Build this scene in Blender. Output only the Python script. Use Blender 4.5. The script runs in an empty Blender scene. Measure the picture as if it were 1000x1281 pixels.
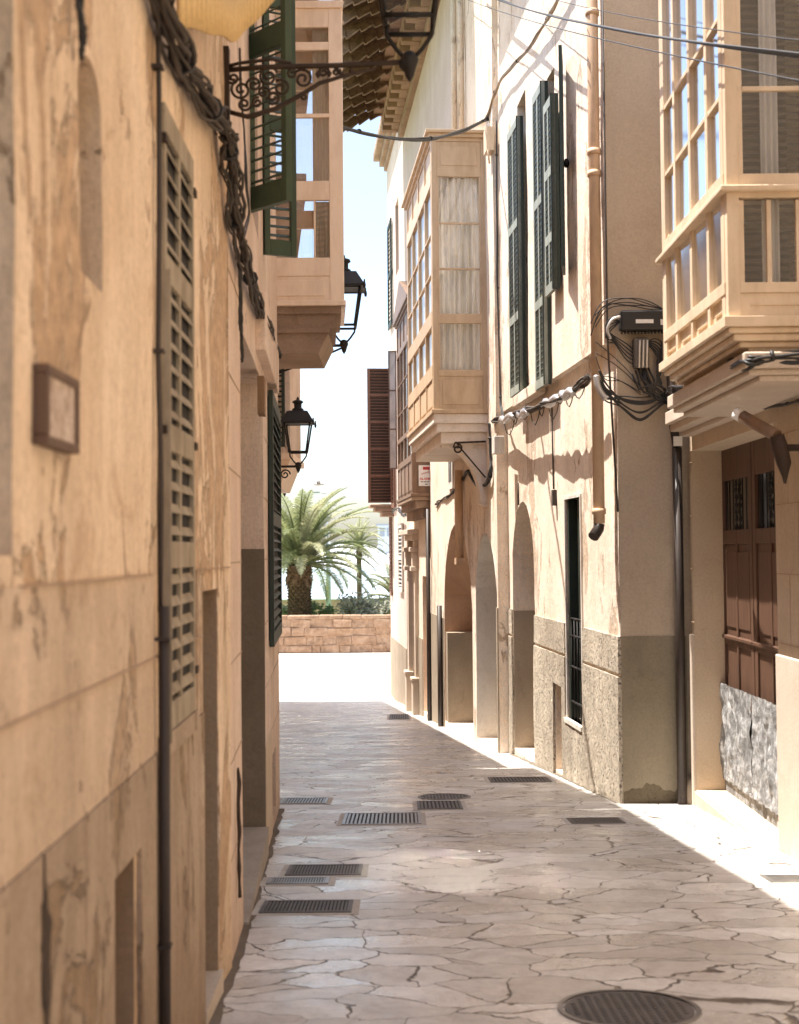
import bpy, math, random
from mathutils import Vector, Matrix, noise
R_ = random.Random(7)
scene = bpy.context.scene
COL = scene.collection
W = bpy.data.worlds.new("World"); scene.world = W; W.use_nodes = True

# ------------------------------------------------------------------ camera
FPX, CX, CY = 1600.0, 500.0, 640.5
CAM = Vector((0, 0, 1.6))
PITCH, ROLL = math.atan(50 / FPX), 0.009
fwd = Vector((0, math.cos(PITCH), math.sin(PITCH)))
up0 = Vector((0, -math.sin(PITCH), math.cos(PITCH)))
rt0 = Vector((1, 0, 0))
rt = (rt0 * math.cos(ROLL) - up0 * math.sin(ROLL)).normalized()
up = (up0 * math.cos(ROLL) + rt0 * math.sin(ROLL)).normalized()
cd = bpy.data.cameras.new("camera"); cam = bpy.data.objects.new("camera", cd); COL.objects.link(cam)
cam.matrix_world = Matrix(((rt.x, up.x, -fwd.x, CAM.x), (rt.y, up.y, -fwd.y, CAM.y), (rt.z, up.z, -fwd.z, CAM.z), (0, 0, 0, 1)))
cd.sensor_fit = 'VERTICAL'; cd.sensor_height = 36; cd.sensor_width = 36; cd.lens = FPX / 1281 * 36
cd.clip_start = 0.05; cd.clip_end = 9000
cd.dof.use_dof = True; cd.dof.focus_distance = 19.0; cd.dof.aperture_fstop = 3.0
scene.camera = cam

def ray(px, py):
    return fwd + rt * ((px - CX) / FPX) + up * ((CY - py) / FPX)
def at(px, py, Y):
    d = ray(px, py); return CAM + d * (Y / d.y)
GS = 0.078125
def gz(Y):
    return -GS * Y if Y < 42.7 else -GS * 42.7
def ground(px, py):
    d = ray(px, py)
    t = -(CAM.z + GS * CAM.y) / (d.z + GS * d.y)
    p = CAM + d * t
    if t < 0 or p.y > 42.7:
        t = (gz(50) - CAM.z) / d.z; p = CAM + d * t
    return p

# ------------------------------------------------------------------ objects
def link(o):
    COL.objects.link(o); return o
def tag(o, label=None, cat=None, group=None, kind=None):
    if label: o['label'] = label
    if cat: o['category'] = cat
    if group: o['group'] = group
    if kind: o['kind'] = kind
    return o
def empty(name, loc, label, cat, group=None):
    o = bpy.data.objects.new(name, None); o.location = loc; o.empty_display_size = .2
    link(o); return tag(o, label, cat, group)
def wloc(o):
    v = Vector((0, 0, 0))
    while o is not None:
        v += Vector(o.location); o = o.parent
    return v

class MB:
    def __init__(s): s.v = []; s.f = []; s.sm = []
    def quad(s, a, b, c, d, smooth=False):
        n = len(s.v); s.v += [tuple(a), tuple(b), tuple(c), tuple(d)]; s.f.append((n, n + 1, n + 2, n + 3)); s.sm.append(smooth)
    def poly(s, pts):
        n = len(s.v); s.v += [tuple(p) for p in pts]; s.f.append(tuple(range(n, n + len(pts)))); s.sm.append(False)
    def hexa(s, p):      # p: 8 points, bottom 4 ccw then top 4
        n = len(s.v); s.v += [tuple(q) for q in p]
        for q in ((3, 2, 1, 0), (4, 5, 6, 7), (0, 1, 5, 4), (1, 2, 6, 5), (2, 3, 7, 6), (3, 0, 4, 7)):
            s.f.append(tuple(n + i for i in q)); s.sm.append(False)
    def obox(s, o, ax, ay, az, a, b, c):
        o = Vector(o)
        P = lambda i, j, k: o + ax * a[i] + ay * b[j] + az * c[k]
        s.hexa([P(0, 0, 0), P(1, 0, 0), P(1, 1, 0), P(0, 1, 0), P(0, 0, 1), P(1, 0, 1), P(1, 1, 1), P(0, 1, 1)])
    def box(s, x0, x1, y0, y1, z0, z1):
        s.obox((0, 0, 0), Vector((1, 0, 0)), Vector((0, 1, 0)), Vector((0, 0, 1)), (x0, x1), (y0, y1), (z0, z1))
    def fbox(s, F, t0, t1, z0, z1, d0, d1):
        P = F.p
        s.hexa([P(t0, z0, d0), P(t1, z0, d0), P(t1, z0, d1), P(t0, z0, d1), P(t0, z1, d0), P(t1, z1, d0), P(t1, z1, d1), P(t0, z1, d1)])
    def tube(s, pts, r, n=6, caps=True):
        pts = [Vector(p) for p in pts]; rr = r if isinstance(r, (list, tuple)) else [r] * len(pts)
        base = len(s.v); up_ = Vector((0, 0, 1))
        prev = None
        for i, p in enumerate(pts):
            t = (pts[min(i + 1, len(pts) - 1)] - pts[max(i - 1, 0)])
            if t.length < 1e-9: t = Vector((0, 0, 1))
            t.normalize()
            if prev is None:
                a = t.cross(up_)
                if a.length < .05: a = t.cross(Vector((1, 0, 0)))
            else:
                a = prev - t * prev.dot(t)
                if a.length < 1e-4: a = t.cross(up_)
            a.normalize(); prev = a; b = t.cross(a)
            for k in range(n):
                th = 2 * math.pi * k / n
                s.v.append(tuple(p + (a * math.cos(th) + b * math.sin(th)) * rr[i]))
        for i in range(len(pts) - 1):
            for k in range(n):
                k2 = (k + 1) % n
                s.f.append((base + i * n + k, base + i * n + k2, base + (i + 1) * n + k2, base + (i + 1) * n + k)); s.sm.append(True)
        if caps:
            s.f.append(tuple(base + k for k in range(n))[::-1]); s.sm.append(False)
            s.f.append(tuple(base + (len(pts) - 1) * n + k for k in range(n))); s.sm.append(False)
    def lathe(s, o, prof, n=16, smooth=True):   # prof: (r,z)
        o = Vector(o); base = len(s.v)
        for r, z in prof:
            for k in range(n):
                th = 2 * math.pi * (k + .5) / n
                s.v.append((o.x + r * math.cos(th), o.y + r * math.sin(th), o.z + z))
        for i in range(len(prof) - 1):
            for k in range(n):
                k2 = (k + 1) % n
                s.f.append((base + i * n + k, base + i * n + k2, base + (i + 1) * n + k2, base + (i + 1) * n + k)); s.sm.append(smooth)
        s.f.append(tuple(base + k for k in range(n))[::-1]); s.sm.append(False)
        s.f.append(tuple(base + (len(prof) - 1) * n + k for k in range(n))); s.sm.append(False)
    def prism(s, pts, off):
        off = Vector(off); n = len(pts); a = [Vector(p) for p in pts]; b = [p + off for p in a]
        s.poly(a[::-1]); s.poly(b)
        for i in range(n):
            j = (i + 1) % n; s.quad(a[i], a[j], b[j], b[i])
    def build_split(s, name, mat, parent, **kw):
        par = list(range(len(s.v)))
        def find(i):
            while par[i] != i: par[i] = par[par[i]]; i = par[i]
            return i
        for f in s.f:
            r = find(f[0])
            for i in f[1:]: par[find(i)] = r
        isl = {}
        for f, sm in zip(s.f, s.sm): isl.setdefault(find(f[0]), []).append((f, sm))
        out = []
        for fs in isl.values():
            m = MB(); mp = {}
            for f, sm in fs:
                for i in f:
                    if i not in mp: mp[i] = len(m.v); m.v.append(s.v[i])
                m.f.append(tuple(mp[i] for i in f)); m.sm.append(sm)
            out.append(m.build(name, mat, parent, **kw))
        return out[0]
    def build(s, name, mat, parent=None, loc=None, bevel=0, label=None, recalc=True):
        off = wloc(parent) if parent else Vector(loc or (0, 0, 0))
        me = bpy.data.meshes.new(name)
        me.from_pydata([(x - off.x, y - off.y, z - off.z) for x, y, z in s.v], [], s.f)
        me.polygons.foreach_set('use_smooth', s.sm)
        me.materials.append(mat); me.update()
        if recalc:
            import bmesh
            bm = bmesh.new(); bm.from_mesh(me); bmesh.ops.recalc_face_normals(bm, faces=bm.faces); bm.to_mesh(me); bm.free()
        o = bpy.data.objects.new(name, me); link(o)
        if parent: o.parent = parent
        else: o.location = off
        if bevel:
            m = o.modifiers.new('bevel', 'BEVEL'); m.width = bevel; m.segments = 2; m.limit_method = 'ANGLE'; m.angle_limit = .7
        if label: o['label'] = label
        return o

class Frame:
    """a vertical wall plane: xy(t) = B + D t, outward normal n"""
    def __init__(s, B, D, side):
        s.B = Vector((B[0], B[1], 0)); s.D = Vector((D[0], D[1], 0))
        n = Vector((s.D.y, -s.D.x, 0)).normalized(); s.n = n if n.dot(Vector((side[0], side[1], 0))) > 0 else -n
    def p(s, t, z, d=0): return s.B + s.D * t + s.n * d + Vector((0, 0, z))
    def off(s, d):
        b = s.B + s.n * d; return Frame((b.x, b.y), (s.D.x, s.D.y), (s.n.x, s.n.y))
    def hit(s, px, py, d=0):
        r = ray(px, py); b = s.B + s.n * d
        k = (b - CAM).dot(s.n) / r.dot(s.n)
        q = CAM + r * k
        return (q - b).dot(s.D) / s.D.dot(s.D), q.z
    def side(s, t, toward=-1):
        """frame of a face square to this wall at t; its parameter is the distance out from the wall"""
        b = s.B + s.D * t
        return Frame((b.x, b.y), (s.n.x, s.n.y), (s.D.x * toward, s.D.y * toward))

def dsp(p, amp, sc=1.1):
    return amp * noise.noise(Vector((p.x * sc, p.y * sc, p.z * sc * .8))) + amp * .4 * noise.noise(Vector((p.x * 4, p.y * 4, p.z * 3)))

def rng(a, b, step):
    n = max(1, int(math.ceil((b - a) / step))); return [a + (b - a) * i / n for i in range(n + 1)]

def wall(F, t0, t1, z0, z1, ops=(), back=5.0, seg=.4, amp=.008, ends=(True, True), rim=True):
    """wall shell; ops: dicts t0 t1 z0 z1 depth [spring]"""
    m = MB(); arcs = {}
    ts = set([t0, t1]); zs = set([z0, z1])
    for i, o in enumerate(ops):
        ts |= {o['t0'], o['t1']}; zs |= {o['z0'], o['z1']}
        if 'spring' in o:
            zs.add(o['spring']); c = (o['t0'] + o['t1']) / 2; r = (o['t1'] - o['t0']) / 2; N = 16
            pts = [(c - r * math.cos(math.pi * k / N), o['spring'] + (o['z1'] - o['spring']) * math.sin(math.pi * k / N)) for k in range(N + 1)]
            pts[0] = (o['t0'], o['spring']); pts[-1] = (o['t1'], o['spring'])
            arcs[i] = pts; ts |= {q[0] for q in pts}
    def fill(v):
        v = sorted(v); out = [v[0]]
        for a, b in zip(v, v[1:]):
            if b - a > 1e-6: out += rng(a, b, seg)[1:]
        return out
    ts = fill(ts); zs = fill(zs)
    def P(t, z, d=0):
        q = F.p(t, z, d)
        if amp and d == 0: q = q + F.n * dsp(q, amp)
        return q
    def inop(t, z):
        for i, o in enumerate(ops):
            if o['t0'] < t < o['t1'] and o['z0'] < z < o['z1']: return i
        return -1
    idx = {}
    def vid(i, j):
        if (i, j) not in idx:
            idx[(i, j)] = len(m.v); m.v.append(tuple(P(ts[i], zs[j])))
        return idx[(i, j)]
    nt, nz = len(ts) - 1, len(zs) - 1
    mid = lambda a, k: (a[k] + a[k + 1]) / 2
    for i in range(nt):
        for j in range(nz):
            k = inop(mid(ts, i), mid(zs, j))
            if k < 0:
                m.f.append((vid(i, j), vid(i + 1, j), vid(i + 1, j + 1), vid(i, j + 1))); m.sm.append(amp > 0); continue
            o = ops[k]; dp = -o['depth']
            if 'spring' in o and mid(zs, j) > o['spring']: continue
            for (di, dj, a, b) in ((-1, 0, (i, j), (i, j + 1)), (1, 0, (i + 1, j), (i + 1, j + 1)), (0, -1, (i, j), (i + 1, j)), (0, 1, (i, j + 1), (i + 1, j + 1))):
                ii, jj = i + di, j + dj
                if not rim and not (0 <= ii < nt and 0 <= jj < nz): continue
                if 0 <= ii < nt and 0 <= jj < nz and inop(mid(ts, ii), mid(zs, jj)) == k: continue
                A = (ts[a[0]], zs[a[1]]); Bq = (ts[b[0]], zs[b[1]])
                m.quad(P(*A), P(*Bq), P(Bq[0], Bq[1], dp), P(A[0], A[1], dp))
    for i, pts in arcs.items():
        o = ops[i]
        for (ta, za), (tb, zb) in zip(pts, pts[1:]):
            m.quad(P(ta, za), P(tb, zb), P(tb, o['z1']), P(ta, o['z1']))
            m.quad(P(ta, za), P(tb, zb), P(tb, zb, -o['depth']), P(ta, za, -o['depth']), True)
    if back:
        if ends[0]: m.quad(F.p(t0, z0, 0), F.p(t0, z0, -back), F.p(t0, z1, -back), F.p(t0, z1, 0))
        if ends[1]: m.quad(F.p(t1, z0, 0), F.p(t1, z0, -back), F.p(t1, z1, -back), F.p(t1, z1, 0))
        m.quad(F.p(t0, z1, 0), F.p(t1, z1, 0), F.p(t1, z1, -back), F.p(t0, z1, -back))
        m.quad(F.p(t0, z0, -back), F.p(t1, z0, -back), F.p(t1, z1, -back), F.p(t0, z1, -back))
    return m

def op(t0, t1, z0, z1, depth=.25, spring=None):
    a, b = min(t0, t1), max(t0, t1)
    d = dict(t0=a, t1=b, z0=min(z0, z1), z1=max(z0, z1), depth=depth)
    if spring is not None: d['spring'] = spring
    return d

def sash(m, F, t0, t1, z0, z1, cols, rows, rail, bar, d0, d1):
    """frame of rails round a glazed field with glazing bars"""
    m.fbox(F, t0, t0 + rail, z0, z1, d0, d1); m.fbox(F, t1 - rail, t1, z0, z1, d0, d1)
    m.fbox(F, t0 + rail, t1 - rail, z0, z0 + rail, d0, d1); m.fbox(F, t0 + rail, t1 - rail, z1 - rail, z1, d0, d1)
    a, b, c, e = t0 + rail, t1 - rail, z0 + rail, z1 - rail
    for i in range(1, cols):
        x = a + (b - a) * i / cols; m.fbox(F, x - bar / 2, x + bar / 2, c, e, d0, d1 - .006)
    for j in range(1, rows):
        z = c + (e - c) * j / rows; m.fbox(F, a, b, z - bar / 2, z + bar / 2, d0, d1 - .012)
    return a, b, c, e

def pane(m, F, t0, t1, z0, z1, d, tilt=0):
    m.quad(F.p(t0, z0, d + tilt), F.p(t1, z0, d), F.p(t1, z1, d - tilt), F.p(t0, z1, d))

def louvre(m, o, wv, nv, w, h, th=.04, stile=.06, rail=.09, mids=(), pitch=.065, cstile=False, slat=(.021, .004, .75)):
    """louvred shutter leaf: o bottom corner, wv width dir, nv outward dir"""
    z = Vector((0, 0, 1)); o = Vector(o)
    m.obox(o, wv, nv, z, (0, stile), (0, th), (0, h)); m.obox(o, wv, nv, z, (w - stile, w), (0, th), (0, h))
    m.obox(o, wv, nv, z, (stile, w - stile), (0, th), (0, rail)); m.obox(o, wv, nv, z, (stile, w - stile), (0, th), (h - rail, h))
    if cstile: m.obox(o, wv, nv, z, (w / 2 - stile / 2, w / 2 + stile / 2), (0, th - .002), (rail, h - rail))
    edges = [rail] + sorted(mids) + [h - rail]
    for q in mids: m.obox(o, wv, nv, z, (stile, w - stile), (0, th), (q - rail / 2, q + rail / 2))
    for a, b in zip(edges, edges[1:]):
        a += rail / 2 if a != rail else 0; b -= rail / 2 if b != h - rail else 0
        n = max(1, int((b - a) / pitch))
        for i in range(n):
            zc = a + (b - a) * (i + .5) / n
            tl = (nv * slat[2] + z * -.66).normalized(); tn = wv.cross(tl).normalized()
            m.obox(o + z * zc + nv * (th / 2), wv, tl, tn, (stile - .003, w - stile + .003), (-slat[0], slat[0]), (-slat[1], slat[1]))

# ------------------------------------------------------------------ materials
def mat(name):
    m = bpy.data.materials.new(name); m.use_nodes = True
    nt = m.node_tree; nt.nodes.clear()
    out = nt.nodes.new('ShaderNodeOutputMaterial'); b = nt.nodes.new('ShaderNodeBsdfPrincipled')
    nt.links.new(b.outputs[0], out.inputs[0]); return m, nt, b, out
def N(nt, t, **kw):
    n = nt.nodes.new(t)
    for k, v in kw.items():
        if k in n.inputs: n.inputs[k].default_value = v
        else: setattr(n, k, v)
    return n
def coords(nt, scale=(1, 1, 1)):
    tc = N(nt, 'ShaderNodeTexCoord'); mp = N(nt, 'ShaderNodeMapping'); mp.inputs['Scale'].default_value = scale
    nt.links.new(tc.outputs['Object'], mp.inputs['Vector']); return mp.outputs[0]
def ramp(nt, src, stops):
    r = N(nt, 'ShaderNodeValToRGB'); e = r.color_ramp.elements
    e[0].position, e[0].color = stops[0][0], (*stops[0][1], 1) if len(stops[0][1]) == 3 else stops[0][1]
    e[1].position, e[1].color = stops[-1][0], (*stops[-1][1], 1)
    for p, c in stops[1:-1]:
        x = e.new(p); x.color = (*c, 1)
    nt.links.new(src, r.inputs[0]); return r.outputs[0]
def mix(nt, fac, a, b, mode='MIX'):
    m = N(nt, 'ShaderNodeMix', data_type='RGBA', blend_type=mode)
    for s, v in ((m.inputs['Factor'], fac), (m.inputs['A'], a), (m.inputs['B'], b)):
        pass
    ins = [i for i in m.inputs if i.name in ('Factor', 'A', 'B')]
    fi = [i for i in m.inputs if i.name == 'Factor' and i.type == 'VALUE'][0]
    ai = [i for i in m.inputs if i.name == 'A' and i.type == 'RGBA'][0]; bi = [i for i in m.inputs if i.name == 'B' and i.type == 'RGBA'][0]
    for s, v in ((fi, fac), (ai, a), (bi, b)):
        if hasattr(v, 'is_linked'): nt.links.new(v, s)
        elif isinstance(v, (tuple, list)): s.default_value = (*v, 1) if len(v) == 3 else v
        else: s.default_value = v
    return [o for o in m.outputs if o.type == 'RGBA'][0]
def noise_(nt, vec, scale, detail=5, rough=.6, dist=0):
    n = N(nt, 'ShaderNodeTexNoise'); n.inputs['Scale'].default_value = scale; n.inputs['Detail'].default_value = detail
    n.inputs['Roughness'].default_value = rough; n.inputs['Distortion'].default_value = dist
    nt.links.new(vec, n.inputs['Vector']); return n.outputs['Fac']
def bump(nt, b, h, strength, dist=.02, prev=None):
    n = N(nt, 'ShaderNodeBump'); n.inputs['Strength'].default_value = strength; n.inputs['Distance'].default_value = dist
    nt.links.new(h, n.inputs['Height'])
    if prev is not None: nt.links.new(prev, n.inputs['Normal'])
    nt.links.new(n.outputs[0], b.inputs['Normal']); return n.outputs[0]
def mul(c, k): return tuple(min(1, x * k) for x in c)

def plaster(name, c, c2=None, stain=(.16, .09, .05), stain_amt=.35, rough_bump=.25, pit=0, streak=.35, zs=.16, chip=None, thr=.6, splash=0, slope=0):
    m, nt, b, o = mat(name); c2 = c2 or mul(c, .72)
    v = coords(nt); vs = coords(nt, (1, 1, zs))
    big = ramp(nt, noise_(nt, v, .9, 6, .62, .6), [(.36, c2), (.62, c)])
    st = ramp(nt, noise_(nt, vs, 2.6, 6, .65), [(.42, (0, 0, 0)), (.72, (1, 1, 1))])
    mm = N(nt, 'ShaderNodeMath', operation='MULTIPLY'); nt.links.new(st, mm.inputs[0]); mm.inputs[1].default_value = streak
    col = mix(nt, mm.outputs[0], big, mul(c2, .72))
    dirt = ramp(nt, noise_(nt, v, 2.1, 8, .7, 1.2), [(.56, (0, 0, 0)), (.74, (1, 1, 1))])
    m2 = N(nt, 'ShaderNodeMath', operation='MULTIPLY'); nt.links.new(dirt, m2.inputs[0]); m2.inputs[1].default_value = stain_amt
    col = mix(nt, m2.outputs[0], col, stain)
    chm = None
    if chip:      # coat flaked off in ragged patches: a different layer shows, set a little deeper
        a_ = noise_(nt, coords(nt, (1, 1, .42)), 2.6, 10, .72, .9); b_ = noise_(nt, coords(nt, (1, 1, .3)), .8, 3, .5)
        ad = N(nt, 'ShaderNodeMath', operation='MULTIPLY_ADD'); nt.links.new(b_, ad.inputs[0]); ad.inputs[1].default_value = .55; nt.links.new(a_, ad.inputs[2])
        chm = ramp(nt, ad.outputs[0], [(thr + .22, (0, 0, 0)), (thr + .235, (1, 1, 1))])
        cc = ramp(nt, noise_(nt, v, 14, 6, .7), [(.3, mul(chip, .6)), (.65, chip)])
        col = mix(nt, chm, col, cc)
        cr = ramp(nt, noise_(nt, coords(nt, (1, 1, .25)), 5.5, 9, .8, 2.2), [(.488, (0, 0, 0)), (.5, (.75, .75, .75)), (.512, (0, 0, 0))])
        col = mix(nt, cr, col, mul(c2, .45))
    if splash:
        tc = N(nt, 'ShaderNodeTexCoord'); sx = N(nt, 'ShaderNodeSeparateXYZ'); nt.links.new(tc.outputs['Object'], sx.inputs[0])
        hh_ = N(nt, 'ShaderNodeMath', operation='MULTIPLY_ADD'); nt.links.new(sx.outputs[1], hh_.inputs[0]); hh_.inputs[1].default_value = slope; nt.links.new(sx.outputs[2], hh_.inputs[2])
        sp = N(nt, 'ShaderNodeMath', operation='MULTIPLY_ADD'); nt.links.new(noise_(nt, coords(nt, (1, 1, .5)), 3.5, 8, .7), sp.inputs[0]); sp.inputs[1].default_value = -1.3; nt.links.new(hh_.outputs[0], sp.inputs[2])
        sm_ = ramp(nt, sp.outputs[0], [(0, (splash, splash, splash)), (.35, (0, 0, 0))]); ro = [n for n in nt.nodes if n.type == 'VALTORGB'][-1]
        mr = N(nt, 'ShaderNodeMapRange'); nt.links.new(sp.outputs[0], mr.inputs[0]); mr.inputs[1].default_value = -.75; mr.inputs[2].default_value = .25; mr.inputs[3].default_value = splash; mr.inputs[4].default_value = 0
        col = mix(nt, mr.outputs[0], col, mul(stain, .8))
    fine = noise_(nt, v, 45, 4, .7)
    f2 = ramp(nt, fine, [(.3, (.86, .86, .86)), (.7, (1.06, 1.06, 1.06))])
    col = mix(nt, 1.0, col, f2, 'MULTIPLY')
    nt.links.new(col, b.inputs['Base Color']); b.inputs['Roughness'].default_value = .92
    b.inputs['Specular IOR Level'].default_value = .2
    n1 = bump(nt, b, noise_(nt, v, 7, 8, .68), rough_bump, .03)
    n2 = bump(nt, b, fine, rough_bump * .7, .006, n1)
    if chm is not None:
        iv = N(nt, 'ShaderNodeMath', operation='SUBTRACT'); iv.inputs[0].default_value = 1; nt.links.new(chm, iv.inputs[1])
        n2 = bump(nt, b, iv.outputs[0], .8, .012, n2)
    if pit:
        vo = N(nt, 'ShaderNodeTexNoise'); vo.inputs['Scale'].default_value = 30; vo.inputs['Detail'].default_value = 5; vo.inputs['Roughness'].default_value = .75
        nt.links.new(v, vo.inputs['Vector'])
        hh = ramp(nt, vo.outputs['Fac'], [(.36, (0, 0, 0)), (.45, (1, 1, 1))])
        nt.links.new(mix(nt, hh, mul(stain, 2.0), col), b.inputs['Base Color'])
        bump(nt, b, hh, pit, .035, n2)
    return m

def paint(name, c, rough=.5, wear=.15, spec=.4, metal=0, sc=6, b_=.08, c2=None):
    m, nt, b, o = mat(name); v = coords(nt, (1, 1, .35))
    col = ramp(nt, noise_(nt, v, sc, 6, .65, .3), [(.35, c2 or mul(c, .7)), (.6, c)])
    w = ramp(nt, noise_(nt, coords(nt), sc * 3, 8, .7), [(.6, (0, 0, 0)), (.75, (1, 1, 1))])
    mm = N(nt, 'ShaderNodeMath', operation='MULTIPLY'); nt.links.new(w, mm.inputs[0]); mm.inputs[1].default_value = wear
    nt.links.new(mix(nt, mm.outputs[0], col, mul(c, .45)), b.inputs['Base Color'])
    b.inputs['Roughness'].default_value = rough; b.inputs['Specular IOR Level'].default_value = spec; b.inputs['Metallic'].default_value = metal
    bump(nt, b, noise_(nt, v, 30, 4, .6), b_, .006); return m

def wood(name, c, c2, sc=8):
    m, nt, b, o = mat(name)
    v = coords(nt, (1, 1, .07)); g = noise_(nt, v, sc * 4, 6, .65, .5)
    nt.links.new(ramp(nt, g, [(.3, c2), (.66, c)]), b.inputs['Base Color']); b.inputs['Roughness'].default_value = .55
    bump(nt, b, g, .2, .006); return m

def plain(name, c, rough=.6, metal=0, spec=.5):
    m, nt, b, o = mat(name)
    v = coords(nt); n = noise_(nt, v, 12, 4, .6)
    nt.links.new(ramp(nt, n, [(.3, mul(c, .8)), (.7, c)]), b.inputs['Base Color'])
    b.inputs['Roughness'].default_value = rough; b.inputs['Metallic'].default_value = metal; b.inputs['Specular IOR Level'].default_value = spec
    return m

def glass(name, refl=.12, rough=.02, tint=(1, 1, 1), k=1.3):
    m, nt, b, o = mat(name); nt.nodes.remove(b)
    t = N(nt, 'ShaderNodeBsdfTransparent'); t.inputs[0].default_value = (*tint, 1)
    g = N(nt, 'ShaderNodeBsdfGlossy'); g.inputs['Roughness'].default_value = rough
    lw = N(nt, 'ShaderNodeFresnel'); lw.inputs['IOR'].default_value = 1.5
    ad = N(nt, 'ShaderNodeMath', operation='MULTIPLY_ADD'); nt.links.new(lw.outputs[0], ad.inputs[0]); ad.inputs[1].default_value = k; ad.inputs[2].default_value = refl
    ad.use_clamp = True
    wav = N(nt, 'ShaderNodeBump'); wav.inputs['Strength'].default_value = .03; wav.inputs['Distance'].default_value = .02
    nt.links.new(noise_(nt, coords(nt), 4, 2, .5), wav.inputs['Height']); nt.links.new(wav.outputs[0], g.inputs['Normal'])
    ms = N(nt, 'ShaderNodeMixShader'); nt.links.new(ad.outputs[0], ms.inputs[0]); nt.links.new(t.outputs[0], ms.inputs[1]); nt.links.new(g.outputs[0], ms.inputs[2])
    nt.links.new(ms.outputs[0], o.inputs[0]); return m

def curtain_mat(name, c, trans=.35, pat=.5):
    m, nt, b, o = mat(name); nt.nodes.remove(b)
    d = N(nt, 'ShaderNodeBsdfDiffuse'); t = N(nt, 'ShaderNodeBsdfTranslucent')
    v = coords(nt, (1, 1, .22)); n = noise_(nt, v, 9, 6, .7, .6)
    col = ramp(nt, n, [(.36, mul(c, pat)), (.56, c)])
    nt.links.new(col, d.inputs[0]); nt.links.new(col, t.inputs[0])
    ms = N(nt, 'ShaderNodeMixShader'); ms.inputs[0].default_value = trans
    nt.links.new(d.outputs[0], ms.inputs[1]); nt.links.new(t.outputs[0], ms.inputs[2]); nt.links.new(ms.outputs[0], o.inputs[0]); return m

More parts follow.
